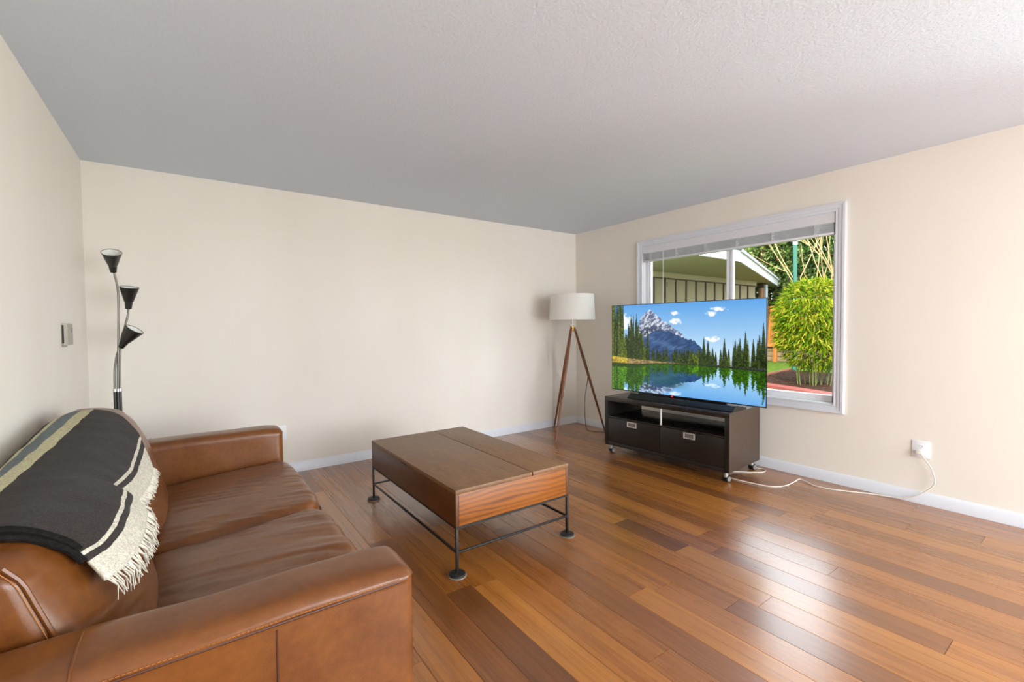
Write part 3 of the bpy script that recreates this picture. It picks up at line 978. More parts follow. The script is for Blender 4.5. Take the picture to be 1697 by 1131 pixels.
    rb = (V > .645) & (V < shore) & (U > .56)
    img = np.where(rb[..., None], C(70, 74, 70) * (.4 + .9 * g[..., None]), img)
    # mirror in the lake
    wat = V >= shore
    Vm = np.clip(shore - (V - shore) * 1.42, 0.0, 1)
    rip = (vnoise(U, V, 50, 160, 33) - .5) * .012
    refl = scene_at(np.clip(U + rip, 0, 1), Vm)
    gr = refl.mean(axis=2, keepdims=True)
    isgreen = (refl[..., 1:2] > refl[..., 2:3] + 6)
    refl = np.where(isgreen, refl * np.array([.8, 1.12, .5]) + np.array([10, 20, 0]), refl * np.array([.86, .95, 1.0]))
    mt = np.clip(1.6 - np.abs(U - .40) / .12, 0, 1) * np.clip((.93 - V) / .06, 0, 1) * (~isgreen[..., 0])
    refl = refl * (1 - .6 * mt[..., None]) + C(40, 96, 96) * .6 * mt[..., None]
    img = np.where(wat[..., None], refl, img)
    edge = np.clip(1 - np.abs(V - shore) / .012, 0, 1)[..., None]
    img = img * (1 - .6 * edge) + C(26, 32, 20) * .6 * edge
    return np.clip(img, 0, 255) / 255.0

M_TVBLK = plain('black_bezel', (10, 10, 11), 0.25)
def screen_mat():
    t = NT('lit_screen')
    a = t.add('ShaderNodeAttribute', attribute_name='picture')
    t.b.inputs['Base Color'].default_value = (0.004, 0.004, 0.004, 1)
    t.set(Roughness=0.12)
    t.link(a.outputs['Color'], t.b.inputs['Emission Color'])
    t.b.inputs['Emission Strength'].default_value = 1.0
    return t.m
tv = thing('television', 'large flat television showing a mountain lake on dark stand', 'television', (-0.575, -1.928, 0.560), math.radians(3.58))
TWh, TZ0, TZ1 = 0.7295, 0.060, 0.897
px = -0.035
obj('panel', boxbm(px, px + 0.006, -TWh, TWh, TZ0, TZ1, 0.0012), M_TVBLK, tv, **L)
obj('rear_housing', boxbm(px + 0.006, px + 0.045, -TWh + 0.12, TWh - 0.12, TZ0 + 0.01, TZ0 + 0.48, 0.008), M_TVBLK, tv, **L)
NW, NH = 460, 260
pic = landscape(NW, NH)
piclin = np.where(pic <= 0.04045, pic / 12.92, ((pic + 0.055) / 1.055) ** 2.4)
yy = TWh - 0.006 - (2 * TWh - 0.012) * np.arange(NW) / (NW - 1)
zz = TZ1 - 0.006 - (TZ1 - TZ0 - 0.014) * np.arange(NH) / (NH - 1)
Y, Z = np.meshgrid(yy, zz)
vco = np.stack([np.full(Y.size, px - 0.0005), Y.ravel(), Z.ravel()], 1)
idx = np.arange(NW * NH).reshape(NH, NW)
faces = np.stack([idx[:-1, :-1], idx[1:, :-1], idx[1:, 1:], idx[:-1, 1:]], -1).reshape(-1, 4)
me = bpy.data.meshes.new('screen')
me.from_pydata(vco.tolist(), [], faces.tolist())
ca = me.color_attributes.new('picture', 'FLOAT_COLOR', 'POINT')
ca.data.foreach_set('color', np.concatenate([piclin.reshape(-1, 3), np.ones((NW * NH, 1))], 1).astype(np.float32).ravel())
me.materials.append(screen_mat())
so = bpy.data.objects.new('screen', me); COL.objects.link(so); so.parent = tv
so['label'] = 'lit screen with pines and a snowy peak mirrored in a lake'
bp = [(px - 0.055, 0.0), (px + 0.19, 0.0), (px + 0.19, 0.012), (px + 0.03, 0.045), (px - 0.004, 0.045), (px - 0.055, 0.008)]
obj('stand_base', add_prism(newbm(), bp, -0.50, 0.50, 'xz'), M_TVBLK, tv, **L)
obj('neck', boxbm(px + 0.004, px + 0.03, -0.42, 0.42, 0.040, 0.075, 0.003), M_TVBLK, tv, **L)
t = NT('red_standby_light')
t.b.inputs['Emission Color'].default_value = (1.0, 0.02, 0.03, 1); t.b.inputs['Emission Strength'].default_value = 6.0
t.b.inputs['Base Color'].default_value = (0.3, 0, 0, 1)
obj('standby_light', boxbm(px - 0.004, px + 0.006, 0.058, 0.066, TZ0 - 0.004, TZ0 + 0.003, 0.001), t.m, tv, **L)

# ------------------------------------------------------------------ tripod lamp
M_WAL = wood('walnut_leg', (92, 48, 24), (138, 80, 44), (30, 30, 3), 0.38, 0.5, 0.0, rnd=False)
def shade_mat():
    t = NT('linen_shade')
    v = t.coords('obj', (1, 1, 1))
    n = t.noise(t.coords('obj', (60, 60, 700)), 1.0, 3)
    n2 = t.noise(t.coords('obj', (500, 500, 30)), 1.0, 3)
    mx = t.add('ShaderNodeMix', data_type='FLOAT'); mx.inputs[0].default_value = 0.5
    t.link(n, mx.inputs[2]); t.link(n2, mx.inputs[3])
    t.link(t.ramp(mx.outputs[0], [(0.3, lin((212, 208, 200))), (0.7, lin((236, 233, 227)))]), t.b.inputs['Base Color'])
    t.set(Roughness=0.9)
    t.bump(mx.outputs[0], 0.25, 0.001)
    return t.m
M_SHADE = shade_mat()
M_BRASS = plain('brass_fitting', (196, 164, 104), 0.3, 0.9)
LC = Vector((-0.505, -0.467, 0))
tl = thing('tripod_floor_lamp', 'tripod floor lamp with walnut legs and white linen drum shade', 'floor lamp', LC)
HZ = 1.250
feet = [(-0.91, -0.63), (-0.424, -0.045), (-0.205, -0.70)]
for fx, fy in feet:
    a = Vector((fx, fy, 0.0)) - Vector((LC.x, LC.y, 0))
    dxy = a.normalized()
    top = Vector((LC.x, LC.y, HZ)) + dxy * 0.020
    ft = Vector((fx, fy, 0.004))
    P = [top.lerp(ft, k / 10) for k in range(11)]
    R = [lerp(0.0125, 0.0175, min(1, k / 3)) if k < 3 else lerp(0.0175, 0.0095, (k - 3) / 7) for k in range(11)]
    lg = obj('leg', tubebm(P, R, 12), M_WAL, tl)
    obj('leg_cap', tubebm([top + Vector((0, 0, 0.010)), top - Vector((0, 0, 0.004))], 0.014, 12), M_BRASS, lg)
obj('hub', lathebm([(0, HZ - 0.05), (0.022, HZ - 0.05), (0.026, HZ - 0.03), (0.026, HZ + 0.004), (0.018, HZ + 0.012), (0, HZ + 0.012)], (LC.x, LC.y, 0)), M_BRASS, tl)
obj('stem', tubebm([(LC.x, LC.y, HZ + 0.008), (LC.x, LC.y, 1.45)], 0.0095, 12), M_CHROME, tl)
sh = obj('lamp_shade', lathebm([(0.2615, 1.328), (0.2635, 1.328), (0.2635, 1.334), (0.2485, 1.612), (0.2485, 1.618), (0.2455, 1.618), (0.2605, 1.332), (0.2615, 1.328)], (LC.x, LC.y, 0), n=56), M_SHADE, tl)
b = newbm()
for k in range(3):
    a = k * 2.094 + 0.4
    add_tube(b, [(LC.x, LC.y, 1.40), (LC.x + 0.254 * math.cos(a), LC.y + 0.254 * math.sin(a), 1.42)], 0.0025, 6)
obj('shade_spider', b, M_CHROME, sh)
obj('bulb', lathebm([(0, 1.42), (0.014, 1.42), (0.014, 1.45), (0.03, 1.49), (0.03, 1.52), (0.015, 1.545), (0, 1.55)], (LC.x, LC.y, 0), n=18), M_WHITE, tl)
M_CORD = plain('dark_cord', (52, 42, 36), 0.5)
cord = [(LC.x + 0.012, LC.y - 0.012, HZ - 0.03), (-0.470, -0.520, 1.14), (-0.445, -0.535, 1.02), (-0.403, -0.566, 0.85), (-0.376, -0.585, 0.74), (-0.362, -0.560, 0.60), (-0.355, -0.520, 0.45), (-0.350, -0.505, 0.30), (-0.335, -0.50, 0.14), (-0.30, -0.49, 0.030), (-0.24, -0.51, 0.006), (-0.17, -0.60, 0.005), (-0.12, -0.80, 0.005), (-0.10, -1.05, 0.005)]
obj('lamp_cord', tubebm(cord, 0.0035, 6, 6), M_CORD, tl)

# ------------------------------------------------------------------ three headed lamp in the corner
M_LBLK = plain('satin_black', (34, 31, 28), 0.4)
M_NECK = plain('silver_gooseneck', (128, 124, 116), 0.45, 0.5)
M_LWH = plain('white_reflector', (232, 230, 224), 0.4)
LY = -0.40
gl = thing('floor_lamp', 'black floor lamp with three cone heads on goosenecks in corner', 'floor lamp', (-4.498, LY, 0))
obj('lamp_base', lathebm([(0, 0), (0.13, 0), (0.135, 0.006), (0.13, 0.016), (0.03, 0.028), (0, 0.028)], (-4.498, LY, 0)), M_LBLK, gl)
heads = [((-4.4935, 1.640), (-4.491, 1.768), [(-4.49, 1.633), (-4.477, 1.544), (-4.474, 1.445), (-4.481, 1.208), (-4.489, 1.01), (-4.494, 0.867)], -0.03),
         ((-4.428, 1.405), (-4.418, 1.540), [(-4.427, 1.402), (-4.434, 1.347), (-4.452, 1.267), (-4.469, 1.2), (-4.481, 1.049), (-4.485, 0.867)], 0.012),
         ((-4.470, 1.150), (-4.394, 1.262), [(-4.467, 1.156), (-4.489, 1.109), (-4.5, 1.05), (-4.508, 0.972), (-4.510, 0.867)], -0.012)]
for (bx, bz), (ex, ez), neck, dy in heads:
    last = neck[-1]
    obj('pole', tubebm([(last[0], LY + dy * 0.4, 0.02), (last[0], LY + dy * 0.4, 0.862)], 0.0085, 10), M_LBLK, gl)
    obj('collar', tubebm([(last[0], LY + dy * 0.4, 0.855), (last[0], LY + dy * 0.4, 0.873)], 0.0098, 10), M_CHROME, gl)
    n = len(neck)
    npts = [(x, LY + dy * (1 - 0.6 * i / (n - 1)), z) for i, (x, z) in enumerate(neck)]
    obj('gooseneck', tubebm(npts, 0.0062, 10, 6), M_NECK, gl)
    ax = Vector((ex - bx, -0.085 if dy < -0.02 else -0.030, ez - bz)).normalized()
    o0 = Vector((bx, LY + dy, bz))
    Lh = math.hypot(ex - bx, ez - bz)
    hd = obj('lamp_head', lathebm([(0, -0.006), (0.017, -0.006), (0.022, 0.040), (0.0245, 0.042), (0.051, Lh), (0.0525, Lh + 0.002), (0.051, Lh + 0.004), (0.0495, Lh + 0.002)], o0, ax, 32), M_LBLK, gl)
    obj('reflector', lathebm([(0.0497, Lh + 0.001), (0.024, 0.045), (0, 0.045)], o0, ax, 32), M_LWH, hd)
    obj('bulb', lathebm([(0, 0.05), (0.018, 0.05), (0.031, Lh - 0.034), (0.031, Lh - 0.028), (0.026, Lh - 0.025), (0.010, Lh - 0.026), (0, Lh - 0.024)], o0, ax, 20), plain('frosted_bulb', (206, 202, 192), 0.3) if 'frosted_bulb' not in bpy.data.materials else bpy.data.materials['frosted_bulb'], hd)

# ------------------------------------------------------------------ wall control, outlets, power cord
M_GREYP = plain('beige_grey_plastic', (176, 170, 156), 0.45)
th_ = thing('thermostat', 'small beige grey wall control box above the sofa', 'thermostat', (-RW, -0.72, 1.236))
obj('housing', boxbm(-RW, -RW + 0.026, -0.795, -0.645, 1.175, 1.298, 0.003), M_GREYP, th_)
obj('dark_side_strip', boxbm(-RW + 0.003, -RW + 0.011, -0.7965, -0.79, 1.186, 1.288, 0.001), M_PAD, th_)  # dark strip along the near side of the box
obj('dial', lathebm([(0, 0), (0.012, 0), (0.011, 0.004), (0, 0.005)], (-RW + 0.026, -0.685, 1.26), (1, 0, 0), 16), M_CASTOR, th_)
obj('lever', boxbm(-RW + 0.004, -RW + 0.022, -0.80, -0.785, 1.166, 1.176, 0.001), M_CASTOR, th_)

M_PLATE = plain('white_wall_plate', (238, 239, 242), 0.35, var=0.01)
M_HOLE = plain('socket_slot', (40, 38, 36), 0.6)
def outlet(label, loc, rotz, hidden_low):
    o = thing('wall_outlet', label, 'outlet', loc, rotz, None)
    obj('wall_plate', boxbm(-0.006, 0, -0.049, 0.049, -0.0595, 0.0595, 0.0025), M_PLATE, o, **L)
    for z in (0.0195, -0.0195):
        f = obj('socket_face', lathebm([(0, 0), (0.0165, 0), (0.016, 0.0022), (0, 0.0024)], (-0.006, 0, z), (-1, 0, 0), 20), M_PLATE, o, **L)
        b = newbm()
        for dy in (-0.0063, 0.0063):
            add_box(b, -0.0088, -0.008, dy - 0.001, dy + 0.001, z, z + 0.008)
        add_lathe(b, [(0, 0), (0.0024, 0), (0.0024, 0.0006), (0, 0.0006)], (-0.0082, 0, z - 0.007), (-1, 0, 0), 10)
        obj('slot', b, M_HOLE, f, **L)
    return o
outlet('white wall outlet with a white plug and cord beside the window', (0, -3.426, 0.379), 0, True)
outlet('white wall outlet partly hidden behind the sofa arm', (-3.487, 0, 0.362), math.radians(90), False)

M_WCORD = plain('white_cord', (232, 226, 216), 0.45, var=0.02)
pc = thing('power_cord', 'white power cord running along the floor from stand to outlet', 'power cord', (-0.35, -2.75, 0))
zc = 0.0048
path = [(-0.13, -2.30, zc), (-0.10, -2.40, zc), (-0.12, -2.445, zc), (-0.19, -2.45, zc), (-0.26, -2.40, zc), (-0.36, -2.30, zc), (-0.46, -2.30, zc), (-0.535, -2.36, zc), (-0.53, -2.50, zc), (-0.485, -2.66, zc), (-0.38, -2.715, zc), (-0.25, -2.725, 0.010), (-0.155, -2.725, 0.014),
        (-0.165, -2.775, 0.008), (-0.20, -2.845, zc), (-0.195, -2.94, zc), (-0.155, -3.02, zc), (-0.115, -3.09, zc), (-0.065, -3.17, zc), (-0.04, -3.25, 0.007), (-0.034, -3.35, 0.022), (-0.032, -3.44, 0.080), (-0.034, -3.505, 0.165), (-0.036, -3.49, 0.262), (-0.040, -3.450, 0.330), (-0.036, -3.437, 0.352)]
obj('cable', tubebm(path, 0.0042, 8, 6), M_WCORD, pc)
obj('plug', boxbm(-0.040, -0.0085, -3.440, -3.404, 0.346, 0.372, 0.005), M_WCORD, pc)

# ================================================================== outside the window
GZ = 0.20
EXT = 0.62     # exposure darkening put into outdoor colours to offset the strong sky
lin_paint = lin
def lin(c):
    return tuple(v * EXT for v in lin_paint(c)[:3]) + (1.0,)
def ground_mat(name, c0, c1, scale, bump=0.6):
    t = NT(name)
    v = t.coords('world')
    n = t.noise(v, scale, 6, 0.7)
    t.link(t.ramp(n, [(0.35, lin(c0)), (0.65, lin(c1))]), t.b.inputs['Base Color'])
    t.set(Roughness=0.95)
    t.b.inputs['Specular IOR Level'].default_value = 0.1
    t.bump(n, bump, 0.03)
    return t.m
struct('lawn', boxbm(TH + 0.01, 45, -30, 32, -0.3, GZ), ground_mat('lawn_grass', (62, 92, 24), (104, 132, 44), 9), 'bright green lawn outside the window', 'lawn')
struct('patio', boxbm(-8, TH, -14, -RD - TH - 0.01, -0.3, -0.10), ground_mat('patio_concrete', (128, 124, 116), (146, 142, 134), 4, 0.1), 'pale concrete patio outside the sliding door', 'patio')

# garden bed with timber edging
BED = [(4.22, 0.02), (6.9, 0.36), (6.9, -3.6), (2.95, -3.3)]
bm = newbm()
NXB = 60
rows = []
for i in range(NXB + 1):
    r = []
    for j in range(NXB + 1):
        a, b_ = i / NXB, j / NXB
        p0 = Vector(BED[0]).lerp(Vector(BED[1]), a); p1 = Vector(BED[3]).lerp(Vector(BED[2]), a)
        p = p0.lerp(p1, b_)
        r.append(bm.verts.new((p.x, p.y, GZ + 0.015 + 0.02 * nz(p.x * 3, p.y * 3, 0) + random.uniform(0, 0.02))))
    rows.append(r)
for i in range(NXB):
    for j in range(NXB):
        bm.faces.new((rows[i][j], rows[i][j + 1], rows[i + 1][j + 1], rows[i + 1][j]))
bmesh.ops.recalc_face_normals(bm, faces=bm.faces)
mu = obj('mulch', bm, ground_mat('bark_mulch', (38, 24, 18), (88, 62, 50), 22, 0.8), angle=10)
mu['kind'] = 'stuff'; tag(mu, 'dark bark mulch covering the bed under the bamboo', 'mulch')
M_RED = plain('red_timber', (150, 74, 68), 0.7, var=0.12, scale=14)
def timber(name, a, b_, w, z0, z1, label, cat, mat):
    a, b_ = Vector(a), Vector(b_)
    d = (b_ - a).normalized(); n = Vector((-d.y, d.x))
    q = [a + n * w / 2, a - n * w / 2, b_ - n * w / 2, b_ + n * w / 2]
    bm = add_prism(newbm(), [(p.x, p.y) for p in q], z0, z1)
    bmesh.ops.bevel(bm, geom=list(bm.edges), offset=0.008, segments=2, affect='EDGES')
    return tag(obj(name, bm, mat), label, cat)
timber('edging_timber', (4.11, 0.04), (2.80, -3.33), 0.26, GZ - 0.02, GZ + 0.045, 'red painted timber edging along the mulch bed under the window', 'edging', M_RED)
timber('edging_timber', (4.30, 0.03), (6.95, 0.37), 0.09, GZ - 0.02, GZ + 0.055, 'brownish red timber edging between mulch bed and lawn', 'edging', plain('brown_timber', (122, 66, 46), 0.8, var=0.15, scale=14))

# leaves
def leaf_mat(name, stops, trans=0.35):
    t = NT(name)
    g = t.add('ShaderNodeNewGeometry')
    t.n.remove(t.b)
    col = t.ramp(g.outputs['Random Per Island'], stops)
    df = t.add('ShaderNodeBsdfDiffuse'); tr = t.add('ShaderNodeBsdfTranslucent')
    t.link(col, df.inputs[0]); t.link(col, tr.inputs[0])
    mx = t.add('ShaderNodeMixShader'); mx.inputs[0].default_value = trans
    t.link(df.outputs[0], mx.inputs[1]); t.link(tr.outputs[0], mx.inputs[2])
    t.link(mx.outputs[0], t.out.inputs[0])
    return t.m
def add_leaf(bm, p, d, L_, w, nrm):
    d = d.normalized()
    s = d.cross(nrm)
    if s.length < 1e-4:
        s = d.cross(Vector((1, 0, 0)))
    s.normalize()
    n = s.cross(d)
    m1 = p + d * L_ * 0.35
    vs = [bm.verts.new(p), bm.verts.new(m1 + s * w / 2 + n * w * .12), bm.verts.new(p + d * L_ - Vector((0, 0, L_ * 0.12))), bm.verts.new(m1 - s * w / 2 + n * w * .12)]
    bm.faces.new((vs[0], vs[1], vs[2])); bm.faces.new((vs[0], vs[2], vs[3]))

def rnd_dir():
    v = Vector((random.gauss(0, 1), random.gauss(0, 1), random.gauss(0, 1)))
    return v.normalized()

# bamboo
BC = Vector((4.55, -1.03, 0))
M_BAM = leaf_mat('bamboo_leaf', [(0.0, lin((48, 88, 16))), (0.4, lin((104, 144, 26))), (0.75, lin((172, 180, 40))), (1.0, lin((214, 196, 76)))])
M_CULM = plain('bamboo_culm', (104, 112, 52), 0.5, var=0.2)
bam = thing('bamboo', 'bushy yellow green bamboo clump standing in the mulch bed', 'plant', (BC.x, BC.y, GZ))
for k in range(22):
    a = random.uniform(0, 6.28); r0 = random.uniform(0.02, 0.30); r1 = r0 + random.uniform(0.05, 0.30)
    h = random.uniform(0.95, 1.55)
    pts = [(BC.x + r0 * math.cos(a), BC.y + r0 * math.sin(a), GZ), (BC.x + (r0 + r1) / 2 * math.cos(a), BC.y + (r0 + r1) / 2 * math.sin(a), GZ + h * 0.6), (BC.x + r1 * math.cos(a), BC.y + r1 * math.sin(a), GZ + h)]
    obj('culm', tubebm(catmull(pts, 4), 0.008, 6), M_CULM, bam)
def bamboo_shell(a, z):
    """radius of the clump at an angle and height"""
    k = (z - 1.33) / (0.66 if z > 1.33 else 0.85)
    return 0.57 * max(0.0, 1 - abs(k) ** 3.0) ** 0.5 * (1 + 0.16 * nz(math.cos(a) * 2.2, math.sin(a) * 2.2, z * 3.1))
def bamboo_leaf_spot(rim=False):
    while True:
        z = random.uniform(0.50, 1.99); a = random.uniform(0, 6.283)
        R = bamboo_shell(a, z)
        if R < 0.02 or random.random() > R / 0.6 + 0.25:
            continue
        if z < 0.85 and random.random() < 0.6:
            continue
        r_ = R * (random.random() ** 0.35 if not rim else random.uniform(0.94, 1.05))
        p = Vector((BC.x + r_ * math.cos(a), BC.y + r_ * math.sin(a), z))
        out = Vector((math.cos(a), math.sin(a), 0.0)) * min(1, r_ / 0.3)
        d = out * 0.7 + rnd_dir() * 0.55 + Vector((0, 0, -0.45 if z < 1.7 else 0.25))
        return p, d
bm = newbm()
for i in range(9000):
    p, d = bamboo_leaf_spot()
    add_leaf(bm, p, d, random.uniform(0.08, 0.15), random.uniform(0.014, 0.024), rnd_dir())
fo = obj('foliage', bm, M_BAM, bam, smooth=False); fo['kind'] = 'stuff'
lm = newbm(); add_leaf(lm, Vector((0, 0, 0)), Vector((1, 0, 0)), 0.15, 0.024, Vector((0, 0, 1)))
leaf0 = bpy.data.meshes.new('leaf'); lm.to_mesh(leaf0); lm.free()
M_LEAF1 = NT('bamboo_big_leaf')
M_LEAF1.n.remove(M_LEAF1.b)
oi = M_LEAF1.add('ShaderNodeObjectInfo')
c_ = M_LEAF1.ramp(oi.outputs['Random'], [(0.0, lin((64, 104, 18))), (0.5, lin((112, 146, 30))), (1.0, lin((190, 186, 62)))])
d1 = M_LEAF1.add('ShaderNodeBsdfDiffuse'); d2 = M_LEAF1.add('ShaderNodeBsdfTranslucent'); mxs = M_LEAF1.add('ShaderNodeMixShader')
mxs.inputs[0].default_value = 0.3
M_LEAF1.link(c_, d1.inputs[0]); M_LEAF1.link(c_, d2.inputs[0]); M_LEAF1.link(d1.outputs[0], mxs.inputs[1]); M_LEAF1.link(d2.outputs[0], mxs.inputs[2]); M_LEAF1.link(mxs.outputs[0], M_LEAF1.out.inputs[0])
leaf0.materials.append(M_LEAF1.m)
for i in range(240):
    p, d = bamboo_leaf_spot(True)                   # the outermost leaves
    d = d.normalized()
    o = bpy.data.objects.new('leaf', leaf0); COL.objects.link(o); o.parent = bam
    o.location = p - Vector((BC.x, BC.y, GZ))
    q = d.to_track_quat('X', 'Z')
    o.rotation_euler = q.to_euler()

# neighbouring house
M_SIDING = plain('olive_tan_siding', (158, 146, 112), 0.8, var=0.03, scale=3)
M_BATTEN = plain('shadow_brown_batten', (74, 60, 40), 0.8)  # battens share the siding's colour; their shadow is painted in as brown
M_SOFFIT = plain('tan_soffit', (186, 174, 136), 0.8, var=0.03, scale=2)
M_FASCIA = plain('white_fascia', (224, 226, 226), 0.6, var=0.02)
M_ROOF = plain('grey_roof_shingle', (76, 84, 82), 0.9, var=0.2, scale=20)
hs = thing('neighbour_house', 'olive tan board and batten house with white eave outside the window', 'house', (5.5, 2.5, GZ))
HWY, SOZ = 2.05, 2.45
obj('wall', boxbm(1.2, 8.75, HWY, HWY + 0.15, GZ, SOZ), M_SIDING, hs)
obj('wall', boxbm(8.6, 8.75, HWY + 0.15, 6.0, GZ, SOZ), M_SIDING, hs)
obj('frieze_board', boxbm(1.2, 8.76, HWY - 0.03, HWY, SOZ - 0.12, SOZ), M_SOFFIT, hs)
obj('trim_strip', boxbm(1.2, 8.76, HWY - 0.04, HWY - 0.0, SOZ - 0.145, SOZ - 0.12), M_BATTEN, hs)
x = 1.45
while x < 8.7:
    obj('batten', boxbm(x - 0.022, x + 0.022, HWY - 0.022, HWY, GZ, SOZ - 0.145), M_BATTEN, hs)
    x += 0.405
E0, E1, E2 = (1.0, 0.12), (4.353, 0.18), (11.08, 2.50)
obj('soffit', add_prism(newbm(), [E0, E1, E2, (11.0, 6.0), (1.0, 6.0)], SOZ, SOZ + 0.02), M_SOFFIT, hs)
def board(a, b_, z0, z1, t_):
    a, b_ = Vector(a), Vector(b_)
    d = (b_ - a).normalized(); n = Vector((d.y, -d.x))
    q = [a, b_, b_ + n * t_, a + n * t_]
    return add_prism(newbm(), [(p.x, p.y) for p in q], z0, z1)
obj('fascia', board(E0, E1, SOZ - 0.01, SOZ + 0.20, 0.03), M_FASCIA, hs)
obj('fascia', board(E1, E2, SOZ - 0.01, SOZ + 0.17, 0.03), M_FASCIA, hs)
obj('gutter_lip', board(E1, E2, SOZ + 0.17, SOZ + 0.22, 0.07), M_FASCIA, hs)
bm = newbm()
zr_ = SOZ + 0.20
rv = [bm.verts.new(p) for p in ((1.0, 0.08, zr_), (4.36, 0.12, zr_), (11.12, 2.44, zr_), (11.0, 6.2, zr_ + 0.35), (8.5, 4.2, zr_ + 0.75), (1.0, 4.2, zr_ + 0.75), (1.0, 6.2, zr_ + 0.35))]
bm.faces.new((rv[0], rv[1], rv[4], rv[5])); bm.faces.new((rv[1], rv[2], rv[4])); bm.faces.new((rv[2], rv[3], rv[4])); bm.faces.new((rv[5], rv[4], rv[3], rv[6]))
ro = obj('roof', bm, M_ROOF, hs, smooth=False)
rm = ro.modifiers.new('thickness', 'SOLIDIFY'); rm.thickness = 0.04; rm.offset = 1
M_POST = plain('peeled_log', (176, 120, 78), 0.7, var=0.2, scale=8)
obj('porch_post', tubebm([(9.45, 2.21, GZ), (9.45, 2.21, SOZ - 0.12)], 0.075, 14), M_POST, hs)
obj('post_bracket', boxbm(9.35, 9.55, 2.12, 2.30, SOZ - 0.14, SOZ, 0.01), M_BATTEN, hs)
obj('downspout', boxbm(9.42, 9.50, 2.06, 2.13, GZ, SOZ - 0.05, 0.006), M_FASCIA, hs)

# fence
M_CEDAR = wood('cedar_board', (186, 112, 54), (220, 152, 84), (4, 30, 3), 0.7, 0.2)
M_KICK = wood('weathered_board', (132, 110, 84), (164, 142, 110), (4, 6, 30), 0.8, 0.2)
fen = thing('wooden_fence', 'orange cedar board fence behind the bamboo', 'fence', (9.3, 0.0, GZ))
FY0, FY1 = -4.0, 3.6
y = FY0
while y < FY1 - 0.01:
    obj('board', boxbm(9.32, 9.345, y + 0.003, y + 0.141, 0.66, 1.72, 0.002), M_CEDAR, fen)
    y += 0.144
y = FY0
while y < FY1:
    obj('post', boxbm(9.24, 9.33, y - 0.045, y + 0.045, GZ, 1.76, 0.006), M_CEDAR, fen)
    y += 1.15
obj('cap_rail', boxbm(9.22, 9.37, FY0, FY1, 1.72, 1.765, 0.006), M_CEDAR, fen)
for z0 in (1.60, 0.62):
    obj('rail', boxbm(9.27, 9.32, FY0, FY1, z0, z0 + 0.09, 0.004), M_CEDAR, fen)
for z0 in (0.215, 0.355, 0.495):
    obj('kick_board', boxbm(9.325, 9.345, FY0, FY1, z0, z0 + 0.125, 0.003), M_KICK, fen)

# green lamp post
M_GREEN = plain('green_post_paint', (28, 104, 84), 0.5)
lp = thing('lamp_post', 'dark green lamp post with a white collar behind the bamboo', 'lamp post', (7.2, 0.388, GZ))
obj('pole', tubebm([(7.2, 0.388, GZ), (7.2, 0.388, 3.07)], 0.042, 14), M_GREEN, lp)
obj('post_base', lathebm([(0, GZ), (0.055, GZ), (0.055, GZ + 0.05), (0.045, GZ + 0.06), (0, GZ + 0.06)], (7.2, 0.388, 0)), M_GREEN, lp)
obj('collar', lathebm([(0, 3.06), (0.05, 3.06), (0.05, 3.13), (0.085, 3.14), (0.085, 3.17), (0, 3.17)], (7.2, 0.388, 0)), M_FASCIA, lp)
obj('lantern', lathebm([(0, 3.17), (0.07, 3.17), (0.11, 3.40), (0.10, 3.42), (0.03, 3.50), (0, 3.51)], (7.2, 0.388, 0)), M_FASCIA, lp)

# bare shrub with pale branches
M_BRANCH = plain('pale_bark', (196, 164, 112), 0.8, var=0.15)
def grow(bm, p, d, L_, r, depth):
    pts = [p]
    for i in range(4):
        d = (d + rnd_dir() * 0.10 + Vector((0, 0, 0.03))).normalized()
        pts.append(pts[-1] + d * L_ / 4)
    add_tube(bm, pts, [lerp(r, r * 0.55, i / 4) for i in range(5)], 5)
    if depth > 0:
        for k in range(random.choice((2, 3))):
            q = pts[random.choice((2, 3, 4))]
            grow(bm, q, (d + rnd_dir() * 0.55).normalized(), L_ * random.uniform(0.55, 0.8), r * 0.55, depth - 1)
sb = thing('bare_shrub', 'leafless shrub with pale upright branches beside the lamp post', 'shrub', (8.4, 0.35, GZ))
for k in range(7):
    a = random.uniform(0, 6.28)
    bm = newbm()
    grow(bm, Vector((8.4 + 0.15 * math.cos(a), 0.35 + 0.15 * math.sin(a), GZ)), Vector((0.18 * math.cos(a), 0.30 * math.sin(a), 1)).normalized(), random.uniform(1.7, 2.3), 0.024, 2)
    obj('stem', bm, M_BRANCH, sb)

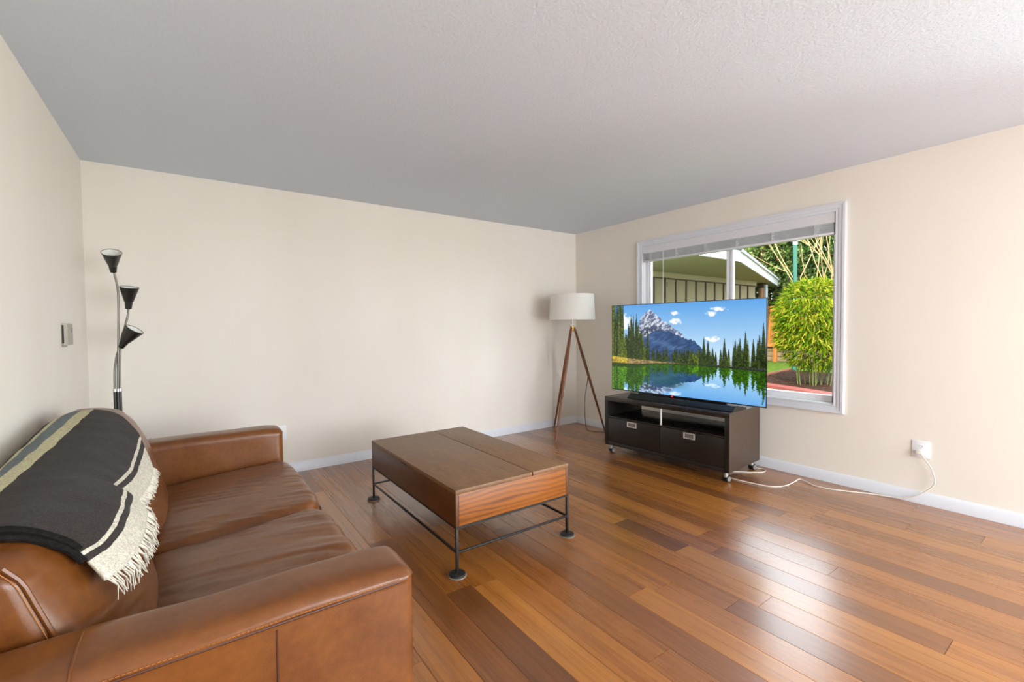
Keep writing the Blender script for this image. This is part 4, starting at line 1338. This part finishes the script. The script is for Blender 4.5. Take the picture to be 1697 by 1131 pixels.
# trees beyond the fence
M_EVER = [leaf_mat('evergreen_leaf_a', [(0, lin((34, 62, 26))), (0.6, lin((88, 120, 58))), (1, lin((150, 168, 104)))], 0.3),
          leaf_mat('evergreen_leaf_b', [(0, lin((50, 80, 28))), (0.6, lin((112, 140, 62))), (1, lin((176, 186, 118)))], 0.3)]
M_BARK = plain('red_brown_bark', (150, 100, 76), 0.9, var=0.3, scale=12)
def evergreen(label, x, y, h, r, mi, n, loose=0.12):
    t_ = thing('evergreen_tree', label, 'tree', (x, y, GZ), 0, 'trees beyond the fence')
    obj('trunk', tubebm([(x, y, GZ), (x + 0.05, y, GZ + h * 0.9)], [0.13, 0.03], 10), M_BARK, t_)
    bm = newbm()
    for i in range(n // 14):
        k = random.random() ** 0.8
        rr = r * (1 - max(0, k - 0.6) * 1.2) * random.uniform(0.5, 1.0)
        a = random.uniform(0, 6.28)
        c = Vector((x + rr * math.cos(a), y + rr * math.sin(a), GZ + 0.3 + (h - 0.3) * k))
        out = Vector((math.cos(a), math.sin(a), -0.25))
        for j in range(14):
            p = c + rnd_dir() * random.uniform(0, 0.22)
            add_leaf(bm, p, out + rnd_dir() * 0.8, random.uniform(0.10, 0.20), random.uniform(0.04, 0.08), rnd_dir())
    fo = obj('foliage', bm, M_EVER[mi], t_, smooth=False); fo['kind'] = 'stuff'
evergreen('dark dense evergreen tree behind the lamp post', 12.4, 1.5, 4.8, 1.5, 0, 22000)
evergreen('pale green feathery evergreen behind the bare shrub', 12.1, 3.0, 4.7, 1.4, 1, 20000)
evergreen('tall dark evergreen rising over the roof corner', 13.0, 4.6, 4.9, 1.6, 0, 20000)
evergreen('light green evergreen beside the wide end of the fence', 12.2, -0.2, 4.7, 1.5, 1, 20000)
evergreen('round dark evergreen behind the porch post', 14.3, 2.3, 5.0, 1.7, 0, 20000)
evergreen('dense evergreen far behind the neighbour roof', 14.0, 6.4, 5.0, 1.8, 1, 16000)
evergreen('broad dark evergreen between two paler trees behind the fence', 14.0, 0.5, 5.0, 1.7, 0, 20000)
tt = thing('pine_tree', 'bare reddish pine trunk rising behind the neighbour roof', 'tree', (11.5, 3.15, GZ))
obj('trunk', tubebm(catmull([(11.5, 3.15, GZ), (11.52, 3.13, 2.2), (11.5, 3.16, 4.2), (11.5, 3.15, 5.6)], 5), 0.11, 12), M_BARK, tt)
bm = newbm()
for k in range(26):
    z = random.uniform(1.6, 5.4); a = random.uniform(0, 6.28)
    add_tube(bm, [(11.5 + 0.09 * math.cos(a), 3.15 + 0.09 * math.sin(a), z), (11.5 + 0.24 * math.cos(a), 3.15 + 0.24 * math.sin(a), z + 0.05)], [0.035, 0.012], 6)
obj('branch_stubs', bm, M_BARK, tt)
bm = newbm()
for i in range(1200):
    p = Vector((11.5, 3.15, 5.4)) + Vector((random.gauss(0, 0.45), random.gauss(0, 0.45), random.gauss(0, 0.25)))
    add_leaf(bm, p, rnd_dir(), 0.14, 0.04, rnd_dir())
fo = obj('foliage', bm, M_EVER[0], tt, smooth=False); fo['kind'] = 'stuff'
